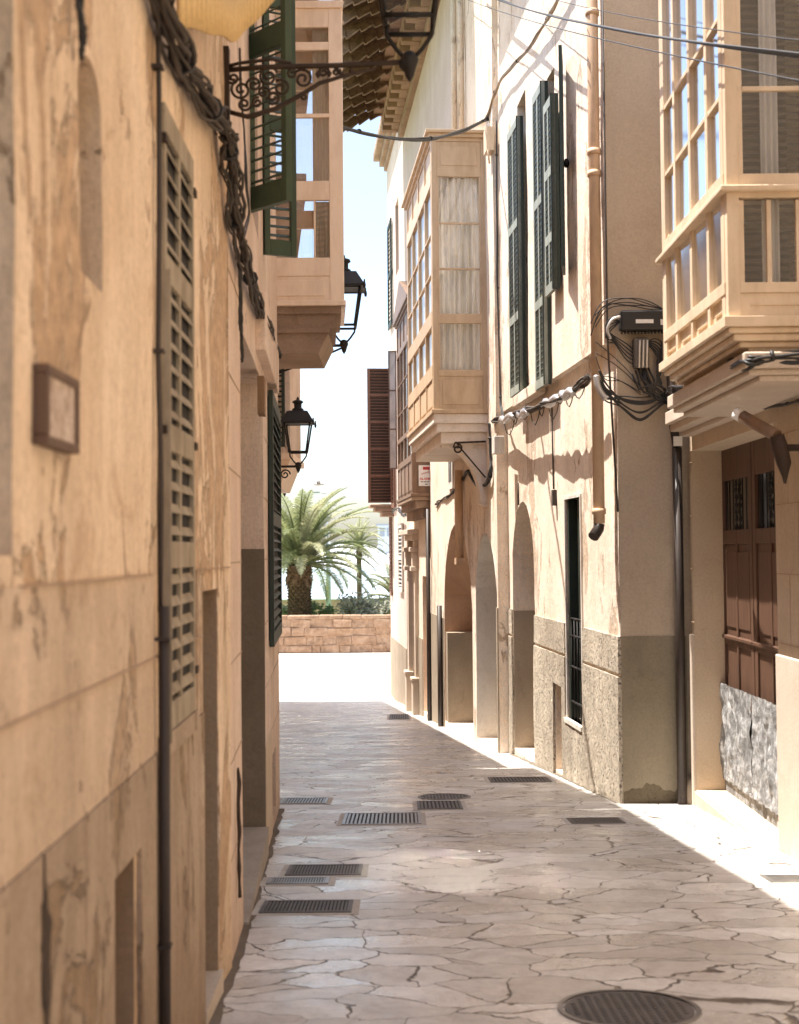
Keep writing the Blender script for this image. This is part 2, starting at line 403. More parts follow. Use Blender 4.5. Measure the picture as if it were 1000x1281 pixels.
def paving(name):
    m, nt, b, o = mat(name); v = coords(nt)
    nz = N(nt, 'ShaderNodeTexNoise'); nz.inputs['Scale'].default_value = 1.3; nz.inputs['Detail'].default_value = 4
    nt.links.new(v, nz.inputs['Vector'])
    va = N(nt, 'ShaderNodeVectorMath', operation='MULTIPLY_ADD'); nt.links.new(nz.outputs['Color'], va.inputs[0]); va.inputs[1].default_value = (.45, .45, 0)
    nt.links.new(v, va.inputs[2])
    nz2 = N(nt, 'ShaderNodeTexNoise'); nz2.inputs['Scale'].default_value = 5.5; nz2.inputs['Detail'].default_value = 4; nt.links.new(v, nz2.inputs['Vector'])
    vb = N(nt, 'ShaderNodeVectorMath', operation='MULTIPLY_ADD'); nt.links.new(nz2.outputs['Color'], vb.inputs[0]); vb.inputs[1].default_value = (.16, .16, 0); nt.links.new(va.outputs[0], vb.inputs[2]); va = vb
    fl = N(nt, 'ShaderNodeVectorMath', operation='MULTIPLY'); nt.links.new(va.outputs[0], fl.inputs[0]); fl.inputs[1].default_value = (1.0, 1.75, 0)
    ed = N(nt, 'ShaderNodeTexVoronoi', feature='DISTANCE_TO_EDGE'); ed.inputs['Scale'].default_value = 2.0; nt.links.new(fl.outputs[0], ed.inputs['Vector'])
    ce = N(nt, 'ShaderNodeTexVoronoi', feature='F1'); ce.inputs['Scale'].default_value = 2.0; nt.links.new(fl.outputs[0], ce.inputs['Vector'])
    jn = noise_(nt, v, 3.1, 5, .7)
    # joint width varies from hairline to a gap
    jw = N(nt, 'ShaderNodeMath', operation='MULTIPLY_ADD'); nt.links.new(jn, jw.inputs[0]); jw.inputs[1].default_value = .08; jw.inputs[2].default_value = -.026
    jw2 = N(nt, 'ShaderNodeMath', operation='MAXIMUM'); nt.links.new(jw.outputs[0], jw2.inputs[0]); jw2.inputs[1].default_value = .006
    dv = N(nt, 'ShaderNodeMath', operation='DIVIDE'); nt.links.new(ed.outputs['Distance'], dv.inputs[0]); nt.links.new(jw2.outputs[0], dv.inputs[1])
    jm = ramp(nt, dv.outputs[0], [(.55, (1, 1, 1)), (1.0, (0, 0, 0))])
    sep = N(nt, 'ShaderNodeSeparateColor'); nt.links.new(ce.outputs['Color'], sep.inputs[0])
    stone = ramp(nt, sep.outputs[0], [(.0, (.52, .49, .445)), (.3, (.59, .56, .515)), (.7, (.65, .625, .585)), (1.0, (.72, .70, .665))])
    mot = ramp(nt, noise_(nt, v, 5, 8, .7, .6), [(.3, (.72, .70, .68)), (.7, (1.1, 1.1, 1.1))])
    stone = mix(nt, 1.0, stone, mot, 'MULTIPLY')
    dirt = ramp(nt, noise_(nt, v, .8, 6, .65), [(.45, (0, 0, 0)), (.75, (.5, .5, .5))])
    stone = mix(nt, dirt, stone, (.34, .295, .25))
    ck = ramp(nt, noise_(nt, v, 2.7, 8, .75, 1.5), [(.494, (0, 0, 0)), (.5, (.7, .7, .7)), (.506, (0, 0, 0))])
    stone = mix(nt, ck, stone, (.17, .13, .10))
    sm = ramp(nt, noise_(nt, v, 1.1, 9, .75, .8), [(.58, (0, 0, 0)), (.68, (.3, .3, .3))])
    stone = mix(nt, sm, stone, (.26, .22, .185))
    jc = ramp(nt, noise_(nt, v, 6, 5, .7), [(.35, (.045, .033, .025)), (.65, (.17, .13, .10))])
    col = mix(nt, jm, stone, jc)
    nt.links.new(col, b.inputs['Base Color'])
    rr = N(nt, 'ShaderNodeMath', operation='MULTIPLY_ADD'); nt.links.new(noise_(nt, v, 2.4, 6, .7), rr.inputs[0]); rr.inputs[1].default_value = .42; rr.inputs[2].default_value = .03
    r2 = N(nt, 'ShaderNodeMath', operation='MULTIPLY_ADD'); nt.links.new(sep.outputs[1], r2.inputs[0]); r2.inputs[1].default_value = .22; nt.links.new(rr.outputs[0], r2.inputs[2]); r2.use_clamp = True
    rr = r2
    nt.links.new(rr.outputs[0], b.inputs['Roughness']); b.inputs['Specular IOR Level'].default_value = .5
    edge = ramp(nt, dv.outputs[0], [(.3, (0, 0, 0)), (1.0, (1, 1, 1))])
    n1 = bump(nt, b, edge, .8, .014)
    n1 = bump(nt, b, sep.outputs[2], .35, .02, n1)
    n2 = bump(nt, b, noise_(nt, v, 2.2, 6, .6), .28, .05, n1)
    bump(nt, b, noise_(nt, v, 30, 4, .65), .12, .006, n2)
    return m

def stone_mat(name, c, c2, sc=4, bmp=.5, pit=.5):
    m, nt, b, o = mat(name); v = coords(nt)
    n = noise_(nt, v, sc, 8, .7, .6)
    col = ramp(nt, n, [(.3, mul(c2, .6)), (.48, c2), (.66, c)])
    nt.links.new(col, b.inputs['Base Color']); b.inputs['Roughness'].default_value = .95; b.inputs['Specular IOR Level'].default_value = .15
    n1 = bump(nt, b, noise_(nt, v, 9, 8, .75), bmp, .05)
    bump(nt, b, ramp(nt, noise_(nt, v, 32, 6, .7), [(.35, (0, 0, 0)), (.55, (1, 1, 1))]), pit, .015, n1); return m

def leafmat(name, c, c2, trans=.35):
    m, nt, b, o = mat(name); nt.nodes.remove(b)
    d = N(nt, 'ShaderNodeBsdfPrincipled'); d.inputs['Roughness'].default_value = .45
    t = N(nt, 'ShaderNodeBsdfTranslucent')
    g = N(nt, 'ShaderNodeNewGeometry')
    col = ramp(nt, g.outputs['Random Per Island'], [(0, c2), (1, c)])
    nt.links.new(col, d.inputs['Base Color']); nt.links.new(col, t.inputs[0])
    ms = N(nt, 'ShaderNodeMixShader'); ms.inputs[0].default_value = trans
    nt.links.new(d.outputs[0], ms.inputs[1]); nt.links.new(t.outputs[0], ms.inputs[2]); nt.links.new(ms.outputs[0], o.inputs[0]); return m

M = {}
M['ochre'] = plaster('ochre_plaster', (.90, .725, .54), (.78, .59, .405), (.38, .23, .13), .75, .5, 0, .7, .13, (.66, .46, .295), .61, .55, .078)
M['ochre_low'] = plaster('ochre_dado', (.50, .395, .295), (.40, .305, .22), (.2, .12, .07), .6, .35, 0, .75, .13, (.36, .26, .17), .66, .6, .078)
M['ochre_mid'] = plaster('ochre_mid_tone', (.72, .57, .43), (.60, .46, .335), (.32, .20, .12), .6, .4, 0, .7, .12, (.54, .395, .27), .65)
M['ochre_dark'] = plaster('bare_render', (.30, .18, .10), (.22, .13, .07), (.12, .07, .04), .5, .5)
M['jamb'] = plaster('jamb_shade', (.33, .245, .165), (.26, .185, .12), (.16, .1, .06), .4, .3)  # brown stands in for shade inside the recesses
M['bare'] = plaster('bare_plaster', (.69, .52, .38), (.56, .385, .255), (.34, .2, .12), .6, .8, .3, .5)
M['ashlar'] = plaster('pink_ashlar', (.80, .64, .52), (.69, .52, .40), (.38, .23, .14), .4, .2, 0, .5, .13, (.58, .42, .30), .70, .5, .078)
M['ashlar_grey'] = plaster('grey_ashlar', (.23, .185, .135), (.18, .14, .10), (.1, .08, .06), .4, .25)
M['cream'] = plaster('cream_plaster', (.82, .715, .60), (.72, .60, .475), (.46, .33, .22), .7, .40, .12, .5, .13, (.60, .46, .34), .655)
M['shade_rose'] = plaster('shade_rose_plaster', (.62, .52, .455), (.55, .45, .38), (.42, .3, .21), .3, .2, 0, .3)  # darker rose stands in for shade on the far upper walls
M['tan'] = plaster('tan_plaster', (.53, .43, .32), (.475, .375, .275), (.3, .2, .13), .25, .12, 0, .15)
M['tan_green'] = plaster('stained_green_plaster', (.30, .25, .175), (.235, .195, .13), (.12, .09, .055), .6, .35, 0, .35)
M['damp'] = plaster('damp_plaster', (.17, .135, .09), (.09, .07, .045), (.05, .035, .02), .6, .6, .4, .4)
M['rough'] = plaster('rough_cast', (.58, .50, .39), (.44, .37, .285), (.14, .11, .085), .7, .9, 1.0, .7, .1)
M['limestone'] = plaster('limestone', (.60, .48, .35), (.53, .415, .295), (.28, .19, .12), .25, .15, 0, .2)
M['limestone_pale'] = plaster('pale_limestone', (.63, .53, .43), (.54, .44, .345), (.26, .19, .13), .3, .15, 0, .25)
M['corbel'] = plaster('pale_corbel', (.80, .71, .61), (.72, .61, .50), (.33, .22, .14), .5, .25)
M['reveal_white'] = plaster('limewash', (.70, .65, .58), (.60, .54, .47), (.26, .20, .15), .45, .25)
M['reveal_pink'] = plaster('pink_limewash', (.56, .36, .24), (.46, .28, .18), (.25, .18, .13), .6, .35)
M['grey_render'] = plaster('grey_render', (.36, .29, .215), (.29, .23, .165), (.14, .11, .08), .5, .35)
M['cornice'] = plaster('weathered_cornice', (.37, .265, .19), (.26, .18, .125), (.13, .085, .055), .6, .4)
M['joint'] = plain('mortar_joint', (.46, .33, .225), .95)
M['bay_cream'] = paint('cream_joinery', (.69, .545, .385), .55, .45, .4, 0, 5, .15, (.55, .42, .285))
M['bay_ochre'] = paint('ochre_joinery', (.56, .405, .255), .5, .35, .4, 0, 5, .12, (.45, .315, .19))
M['bay_light'] = paint('peach_joinery', (.86, .69, .53), .5, .35, .4, 0, 6, .12, (.74, .57, .42))
M['bay_brown'] = paint('brown_joinery', (.215, .13, .08), .5, .15)
M['white_wood'] = paint('white_joinery', (.72, .66, .58), .5, .15)
M['green'] = paint('dark_green_shutter', (.022, .034, .024), .55, .2)
M['green_grey'] = paint('grey_green_shutter', (.30, .32, .27), .6, .25)
M['green_old'] = paint('old_green_shutter', (.04, .066, .032), .5, .3)
M['louvre_grey'] = paint('grey_putty_shutter', (.36, .30, .215), .7, .6, .3, 0, 9, .3, (.22, .175, .12))
M['brown_shutter'] = wood('brown_shutter', (.20, .095, .055), (.12, .055, .032))
M['door'] = wood('varnished_door', (.125, .062, .036), (.062, .031, .019))
M['dark'] = plain('unlit_dark', (.012, .010, .009), .8)  # near-black stands in for shade behind slats and panes
M['darkwood'] = wood('dark_door', (.06, .04, .028), (.03, .02, .014))
M['zinc'] = stone_mat('battered_zinc', (.52, .51, .50), (.22, .215, .21), 8, .5, .1)
M['iron'] = paint('black_iron', (.022, .019, .017), .55, .3, .4, .3)
M['iron_brown'] = paint('rusty_iron', (.06, .04, .028), .7, .5, .3, .3)
M['cable'] = plain('black_cable', (.018, .016, .015), .55)
M['cable_worn'] = plain('weathered_cable', (.065, .05, .038), .8)
M['rope'] = plain('dusty_cable', (.40, .31, .22), .8)
M['foil'] = plain('silver_tape', (.55, .53, .52), .35, .6)
M['peach_pipe'] = paint('peach_pipe', (.60, .41, .26), .5, .1)
M['dark_pipe'] = paint('dark_pipe', (.045, .032, .025), .5, .3)
M['glass'] = glass('window_glass', .06)
M['glass_side'] = glass('bay_side_glass', .14, .0, (.95, .96, .95), 1.0)
M['glass_sun'] = glass('bay_pane_glass', .5, .12, (.95, .98, .97), 1.3)
M['glass_front'] = glass('old_pane_glass', .02, .10, (.95, .97, .95), .5)
M['glass_dark'] = plain('dark_glass', (.02, .021, .022), .08, 0, .8)
M['curtain'] = curtain_mat('lace_curtain', (.95, .91, .83), .45, .78)
M['veil_white'] = curtain_mat('white_veil', (.74, .71, .66), .4, .85)
M['veil'] = curtain_mat('beige_veil', (.72, .63, .52), .3, .85)
M['blind'] = curtain_mat('white_blind', (.80, .84, .82), .3, .88)
M['paving'] = paving('crazy_paving')
M['plaza'] = plaster('pale_plaza', (.72, .66, .58), (.64, .58, .50), (.5, .44, .36), .3, .15)
M['slab'] = plaster('slab_grey', (.40, .345, .285), (.33, .28, .23), (.2, .16, .12), .3, .2)
M['curb'] = plaster('cut_stone', (.52, .485, .44), (.42, .385, .345), (.2, .165, .13), .7, .35, 0, .3, .5)
M['dirt'] = plaster('gutter_dirt', (.20, .165, .13), (.13, .105, .08), (.06, .045, .035), .6, .5)
M['step'] = plaster('stone_step', (.56, .48, .39), (.47, .39, .31), (.3, .24, .18), .3, .25)
M['masonry'] = stone_mat('sandstone', (.50, .345, .24), (.37, .235, .15), 2.2, 1.0, 1.0)
M['mortar'] = stone_mat('sand_mortar', (.44, .31, .215), (.32, .21, .14), 6, .6)
M['terra'] = stone_mat('old_tile', (.33, .215, .15), (.21, .135, .09), 5, .3, .3)
M['lit_tile_rim'] = stone_mat('lit_tile_rim', (.40, .32, .25), (.26, .20, .15), 8, .3, .3)  # paler than the tiles: light on their lips put into the colour
M['tile_shade'] = stone_mat('eave_shade_tile', (.13, .085, .06), (.07, .045, .03), 6, .4)  # darkened tile colour stands in for shade under the eave
M['steel'] = paint('worn_steel', (.30, .28, .26), .4, .4, .5, .7)
M['castiron'] = paint('cast_iron', (.14, .125, .112), .55, .3, .4, .5)
M['pit'] = plain('drain_shade', (.03, .026, .022), .9)  # near-black stands in for shade below the bars
M['canvas'] = plaster('ochre_canvas', (.74, .52, .25), (.66, .44, .19), (.4, .25, .1), .15, .05, 0, .15)
M['plaque_wood'] = wood('plaque_wood', (.15, .085, .052), (.08, .045, .028))
M['tile_face'] = stone_mat('plaque_tile', (.70, .60, .52), (.46, .36, .29), 22, .2, .1)
M['white'] = plain('white_sign', (.78, .76, .73), .5)
M['red'] = plain('red_print', (.55, .03, .03), .5)
M['ink'] = plain('black_print', (.03, .03, .03), .5)
M['lamp_glass'] = glass('lantern_glass', .0, .0, (.97, .98, .98), .25)
M['frond'] = leafmat('palm_frond', (.26, .275, .125), (.12, .145, .06), .45)
M['frond_pale'] = leafmat('palm_frond_pale', (.42, .40, .24), (.24, .245, .125), .45)
M['frond_dry'] = leafmat('dry_frond', (.32, .19, .10), (.2, .11, .06), .2)
M['palm_trunk'] = stone_mat('palm_bark', (.22, .14, .085), (.12, .075, .045), 5, .6)
M['bush'] = leafmat('bush_leaf', (.27, .32, .14), (.15, .19, .08), .4)
M['bush_grey'] = leafmat('grey_bush_leaf', (.44, .42, .32), (.26, .255, .18), .4)
M['lawn'] = plaster('lawn', (.17, .26, .06), (.12, .2, .04), (.2, .2, .08), .3, .3)
M['far_land'] = plain('hazed_grey', (.44, .44, .45), .9)  # pale grey holds the distance haze in its colour
M['far_building'] = plain('harbour_block', (.8, .79, .77), .8)

def sea_mat():
    m, nt, b, o = mat('sea'); v = coords(nt, (.05, .4, 1))
    b.inputs['Base Color'].default_value = (.30, .35, .37, 1); b.inputs['Roughness'].default_value = .4
    bump(nt, b, noise_(nt, v, 2.0, 4, .6), .35, .4); return m
M['sea'] = sea_mat()

# ------------------------------------------------------------------ plan
FA = Frame((2.31 + .0851 * 13.47, 0), (-.0851, 1), (-1, 0))      # right-hand row, parameter = world Y
FE = Frame((0, 13.47), (1, 0), (0, -1))                            # its end wall, parameter = world X
FB = Frame((3.02, 0), (0, 1), (-1, 0))                             # right-hand house nearest the camera
FL1 = Frame((-.80, 0), (-.012, 1), (1, 0))
FL2 = Frame((-.51, 0), (-.057, 1), (1, 0))
FL3 = Frame((-1.274 + .11 * 13.4, 0), (-.11, 1), (1, 0))
Z = Vector((0, 0, 1))

# ------------------------------------------------------------------ ground
def build_ground():
    m = MB()
    ys = rng(-12, 42.7, 1.0)
    for a, b in zip(ys, ys[1:]):
        m.quad((-14, a, gz(a)), (14, a, gz(a)), (14, b, gz(b)), (-14, b, gz(b)))
    tag(m.build('street', M['paving']), kind='structure')
    m = MB(); z = gz(60)
    m.quad((-60, 42.7, z), (40, 42.7, z), (40, 64, z), (-60, 64, z))
    m.quad((-60, 42.7, z), (-14, 42.7, z), (-14, 42.7, z - .6), (-60, 42.7, z - .6))
    tag(m.build('plaza', M['plaza']), kind='structure')
    m = MB()
    m.quad((-90, 64, z - .3), (70, 64, z - .3), (80, 150, -5.2), (-110, 150, -5.2))
    tag(m.build('lawn', M['lawn']), kind='structure')
    m = MB(); m.quad((-6000, 140, -6.5), (6000, 140, -6.5), (6000, 8000, -6.5), (-6000, 8000, -6.5))
    tag(m.build('sea', M['sea']), kind='structure')
    m = MB(); m.quad((-6000, -6000, -9), (6000, -6000, -9), (6000, 145, -9), (-6000, 145, -9))
    tag(m.build('terrain', M['lawn']), kind='structure')
build_ground()

def gutter(pts, w, side):
    m = MB(); P = []
    for (x0, y0), (x1, y1) in zip(pts, pts[1:]):
        n = max(2, int((y1 - y0) / .12))
        for i in range(n):
            t = i / n; x, y = x0 + (x1 - x0) * t, y0 + (y1 - y0) * t
            ww = w * (.55 + .9 * abs(noise.noise(Vector((y * 1.7, x, 2)))) + .35 * noise.noise(Vector((y * 6, x, 5))))
            P.append((x, y, ww))
    for (xa, ya, wa), (xb, yb, wb) in zip(P, P[1:]):
        m.quad((xa - side * .05, ya, gz(ya) + .004), (xa + side * wa, ya, gz(ya) + .004), (xb + side * wb, yb, gz(yb) + .004), (xb - side * .05, yb, gz(yb) + .004))
    tag(m.build('ground', M['dirt'], recalc=False), kind='structure')
gutter([(-.83, 2.0), (-.879, 6.6), (-.886, 6.62), (-1.274, 13.4)], .07, 1)
gutter([(2.28, 13.5), (1.72, 20.2)], .06, -1)
def gpt(px, py, up_=0):
    p = ground(px, py); return p + Z * up_

GN = Vector((0, GS, 1)).normalized()
def grate(px0, px1, py0, py1, name, label, mfr, nb, along='x', group='drain gratings in the paving'):
    """cast drain grating let into the paving: frame, bars, a dark plate as pit shade; px box in the picture gives its place"""
    a = ground(px0, (py0 + py1) / 2); b = ground(px1, (py0 + py1) / 2)
    y0 = ground((px0 + px1) / 2, py1).y; y1 = ground((px0 + px1) / 2, py0).y
    x0, x1 = a.x, b.x
    c = Vector(((x0 + x1) / 2, (y0 + y1) / 2, 0)); c.z = gz(c.y)
    ay = Vector((0, 1, -GS)).normalized(); ax = Vector((1, 0, 0))
    w, d = (x1 - x0) / 2, max((y1 - y0) / 2, .07)
    root = empty(name, c, label, 'drain grate', group)
    sr_ = MB(); e = .045
    sr_.obox(c, ax, ay, GN, (-w - e, w + e), (-d - e, -d), (0, .004)); sr_.obox(c, ax, ay, GN, (-w - e, w + e), (d, d + e), (0, .004)); sr_.obox(c, ax, ay, GN, (-w - e, -w), (-d, d), (0, .004)); sr_.obox(c, ax, ay, GN, (w, w + e), (-d, d), (0, .004)); sr_.build('surround', M['curb'], root)
    pm = MB(); pm.obox(c, ax, ay, GN, (-w, w), (-d, d), (.001, .004)); pm.build('pit', M['pit'], root)  # flat dark plate, the shade of an open pit put into colour
    fm = MB(); f = .03
    fm.obox(c, ax, ay, GN, (-w, w), (-d, -d + f), (.0, .012)); fm.obox(c, ax, ay, GN, (-w, w), (d - f, d), (.0, .012))
    fm.obox(c, ax, ay, GN, (-w, -w + f), (-d + f, d - f), (.0, .012)); fm.obox(c, ax, ay, GN, (w - f, w), (-d + f, d - f), (.0, .012))
    fm.build('frame', mfr, root)
    bm_ = MB()
    for i in range(nb):
        x = -w + f + (2 * w - 2 * f) * (i + .5) / nb; hw = (2 * w - 2 * f) / nb * .27
        bm_.obox(c, ax, ay, GN, (x - hw, x + hw), (-d + f, d - f), (.004, .010))
    bm_.build('bars', mfr, root)

grate(430, 527, 1018, 1032, 'drain_grate', 'pale steel bar grating in the middle of the street, widest of the gratings', M['steel'], 18)
grate(360, 453, 1083, 1096, 'drain_grate', 'dark cast iron grating just beyond a narrow pale channel grating', M['castiron'], 22)
grate(335, 412, 1099, 1107, 'drain_grate', 'narrow pale steel channel grating between two dark gratings by the doorstep', M['steel'], 20)
grate(328, 441, 1128, 1143, 'drain_grate', 'wide dark grating by the pale doorstep, closest of the gratings to the camera', M['castiron'], 22)
grate(522, 578, 1003, 1013, 'drain_grate', 'small dark square grating beside a flat oval cover, mid street', M['castiron'], 10)
grate(612, 688, 973, 979, 'drain_grate', 'long dark grating at shadow edge below the arched doorways', M['castiron'], 16)
grate(712, 779, 1024, 1031, 'drain_grate', 'dark grating in front of the roughcast house corner', M['castiron'], 14)
grate(352, 410, 999, 1006, 'drain_grate', 'thin dull grating touching the base of the ashlar house', M['steel'], 14)
grate(957, 1010, 1096, 1105, 'drain_grate', 'sunlit grating in front of the wooden door house', M['steel'], 14)
grate(487, 512, 894, 900, 'drain_grate', 'tiny dark grating far down near the bright plaza', M['castiron'], 8)

def manhole(px, py, rpx, label, mt):
    c = ground(px, py); r = rpx * c.y / FPX
    root = empty('manhole_cover', c, label, 'manhole cover')
    ax = Vector((1, 0, 0)); ay = Vector((0, 1, -GS)).normalized()
    def disc(m, r0, r1, h0, h1, n=40):
        for i in range(n):
            a, b = 2 * math.pi * i / n, 2 * math.pi * (i + 1) / n
            e = lambda th, q, h: c + ax * (q * math.cos(th)) + ay * (q * math.sin(th)) + GN * h
            m.quad(e(a, r0, h1), e(a, r1, h1), e(b, r1, h1), e(b, r0, h1)); m.quad(e(a, r1, h0), e(b, r1, h0), e(b, r1, h1), e(a, r1, h1))
    m = MB(); disc(m, r * .93, r, 0, .009); m.build('rim', M['steel'], root)
    m = MB(); disc(m, 0, r * .9, 0, .005)
    k = max(3, int(r / .04))
    for i in range(-k, k + 1):
        for j in range(-k, k + 1):
            x, y = i * r / (k + 1), j * r / (k + 1)
            if x * x + y * y < (r * .82) ** 2: m.obox(c + ax * x + ay * y, ax, ay, GN, (-r / k * .22, r / k * .22), (-r / k * .22, r / k * .22), (.005, .009))
    m.build('lid', mt, root)
manhole(787, 1263, 88, 'large round dark manhole cover closest to the camera in the paving', M['castiron'])
manhole(556, 997, 33, 'small flat cover half way down the shaded street', M['castiron'])

# ------------------------------------------------------------------ LEFT house 1 (ochre plaster)
def joints(F, segs, parent, w=.008, d=.003, m_=None):
    m = MB()
    for t0, z0, t1, z1 in segs:
        if abs(t1 - t0) > abs(z1 - z0): m.fbox(F, min(t0, t1), max(t0, t1), z0 - w / 2, z0 + w / 2, -.01, d)
        else: m.fbox(F, t0 - w / 2, t0 + w / 2, min(z0, z1), max(z0, z1), -.01, d)
    return m.build_split('joint', m_ or M['joint'], parent)

H1 = empty('plaster_house', (-.85, 4.5, gz(4.5)), 'ochre plaster house with a tall putty louvred shutter and a worn arched niche', 'house')
def left1():
    F = FL1; L = []
    # window recess cut by the picture edge, niche, small box, doorway
    L.append(op(1.7, F.hit(18, 400)[0], F.hit(10, 695)[1], 4.4, .28))
    ny0, ny1 = F.hit(97, 200)[0], F.hit(128, 200)[0]
    L.append(op(ny0, ny1, F.hit(112, 352)[1], F.hit(112, 72)[1], .07, F.hit(112, 130)[1]))
    L.append(op(F.hit(140, 1150)[0], F.hit(169, 1150)[0], -.3, F.hit(155, 1082)[1], .09))
    dw = op(F.hit(253, 1000)[0], F.hit(273, 1000)[0], gz(5.8) + .08, F.hit(262, 738)[1], .35); L.append(dw)
    w = wall(F, -9, 6.6, -1.2, 8.15, L, back=6, seg=.22, amp=.016, ends=(True, True))
    w.build('wall', M['ochre'], H1)
    # backs of the recesses
    m = MB(); m.fbox(F, 1.6, 2.8, 1.4, 4.5, -.32, -.281); m.build('window', M['darkwood'], H1)
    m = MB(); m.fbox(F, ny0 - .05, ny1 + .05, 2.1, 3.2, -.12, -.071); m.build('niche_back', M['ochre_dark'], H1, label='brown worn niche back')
    m = MB(); m.fbox(F, 3.6, 4.3, -.4, .75, -.13, -.092); m.build('hatch', M['ochre_dark'], H1)
    m = MB(); m.fbox(F, dw['t0'] - .05, dw['t1'] + .05, dw['z0'] - .1, dw['z1'] + .05, -.40, -.351); d_ = m.build('door', M['darkwood'], H1)
    m = MB(); m.fbox(F, dw['t0'] - .02, dw['t1'] + .02, gz(6.3) - .2, gz(5.8) + .085, -.36, .02); m.build('threshold', M['step'], H1)
    m = MB(); m.fbox(F, dw['t1'] - .004, dw['t1'] + .02, dw['z0'] - .1, dw['z1'] - .004, -.34, -.003); m.build('jamb_facing', M['jamb'], H1)  # brown facing added so the far reveal reads as shaded
    hb = L[2]; m = MB(); m.fbox(F, hb['t1'] - .004, hb['t1'] + .01, -.29, hb['z1'] - .004, -.088, -.003); m.build('jamb_facing', M['jamb'], H1)  # same painted shade on the far reveal of the small recess
    # dado slab slightly darker
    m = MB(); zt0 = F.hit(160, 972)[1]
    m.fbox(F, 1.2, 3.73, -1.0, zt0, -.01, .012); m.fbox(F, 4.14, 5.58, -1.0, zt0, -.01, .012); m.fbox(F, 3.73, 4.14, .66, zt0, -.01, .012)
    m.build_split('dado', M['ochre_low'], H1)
    za = F.hit(100, 727)[1]; zb = F.hit(100, 864)[1]
    m = MB(); m.fbox(F, .8, 4.42, zt0 + .002, za, -.01, .006); m.fbox(F, 5.42, 5.58, zt0 + .002, za, -.01, .006); m.build_split('mid_band', M['ochre_mid'], H1)  # band in a darker ochre between the dado and the upper joint
    joints(F, [(1.5, zb, 5.55, zb), (2.8, za, 4.35, za), (5.2, za, 6.55, za), (F.hit(102, 1100)[0], -.6, F.hit(102, 1100)[0], zt0), (F.hit(232, 1000)[0], -.6, F.hit(232, 1000)[0], zt0)], H1, .004, .0145)
    # rusted gap in the render
    def blotch(cx, cz, w_, h_, seed, d, ragged=.5):
        m = MB(); rr = random.Random(seed); pts = []
        for i in range(40):
            a = 2 * math.pi * i / 40; k = 1 + ragged * noise.noise(Vector((math.cos(a) * 2.2, math.sin(a) * 2.2, seed * 3.7))) + .25 * ragged * rr.uniform(-1, 1)
            pts.append((cx + w_ * math.cos(a) * k, cz + h_ * math.sin(a) * k))
        c = F.p(cx, cz, d)
        for i in range(40):
            p, q = pts[i], pts[(i + 1) % 40]
            P_ = lambda t, z: F.p(t, z, 0) + F.n * (dsp(F.p(t, z, 0), .016) + d)
            n0 = len(m.v); m.v += [tuple(P_(cx, cz)), tuple(P_(*p)), tuple(P_(*q))]; m.f.append((n0, n0 + 1, n0 + 2)); m.sm.append(False)
        return m
    t, z = F.hit(50, 1180); blotch(t, z, .035, .14, 3, .014, .9).build('crack', M['iron_brown'], H1, recalc=False)
    for k, (px, py, w_, h_) in enumerate(((112, 240, .05, .12), (112, 310, .06, .09), (110, 130, .04, .07))):
        t, z = F.hit(px, py, -.07); m = blotch(t, z, w_, h_, k + 20, -.068, .8); m.build('bare_patch', M['limestone_pale'] if k else M['iron_brown'], H1, recalc=False)
    # roof edge with eave
    m = MB(); m.fbox(F, -9, 6.6, 8.15, 8.40, -6, .38); m.build('roof', M['terra'], H1)
    # rain pipe
    t, _ = F.hit(193, 900)
    pm = MB(); pm.tube([F.p(t, gz(t) + .02, .035), F.p(t, 1.42, .035)], .020, 10); pm.tube([F.p(t + .01 * math.sin(i * 1.7), 1.4 + i * .45, .022 + .004 * math.sin(i * 2.3)) for i in range(16)], .0095, 8)
    for zc in (.25, 1.3, 2.3, 3.3, 4.2): pm.fbox(F, t - .022, t + .022, zc, zc + .012, 0, .04 if zc > 1.4 else .058)
    pm.build('drainpipe', M['dark_pipe'], H1)
    # tall louvred shutter (closed)
    t0, t1 = F.hit(199, 500)[0], F.hit(236, 500)[0]
    zb, zt = F.hit(217, 905)[1], F.hit(217, 165)[1]
    sm = MB(); wv = F.D.normalized(); wd = (t1 - t0)
    h = zt - zb
    louvre(sm, F.p(t0, zb, .004), wv, F.n, wd, h, .022, .035, .10, (h * .28, h * .47, h * .74), .08, True, (.020, .004, .3))
    sh = sm.build('shutter', M['louvre_grey'], H1, bevel=.004)
    bm_ = MB(); bm_.fbox(F, t0 + .02, t1 - .02, zb + .02, zt - .02, .001, .006); bm_.build('backing', M['dark'], sh)  # dark sheet close behind the slats, painted shade for the gaps
    hm = MB()
    for zz in (zb + .15, zb + h * .47, zt - .15):
        hm.fbox(F, t0 - .03, t0 + .02, zz, zz + .03, .005, .034); hm.fbox(F, t1 - .02, t1 + .035, zz, zz + .03, .005, .034)
    hm.build_split('hinge', M['iron_brown'], sh)
    fm = MB(); fm.fbox(F, t0 - .022, t0 - .003, zb - .03, zb + h * .73, 0, .045); fm.build('shutter_frame', M['louvre_grey'], H1)
    m = MB(); m.fbox(F, t0 - .06, t1 + .05, zb - .08, zb - .003, -.01, .03); m.build('sill', M['ochre_low'], H1)
left1()

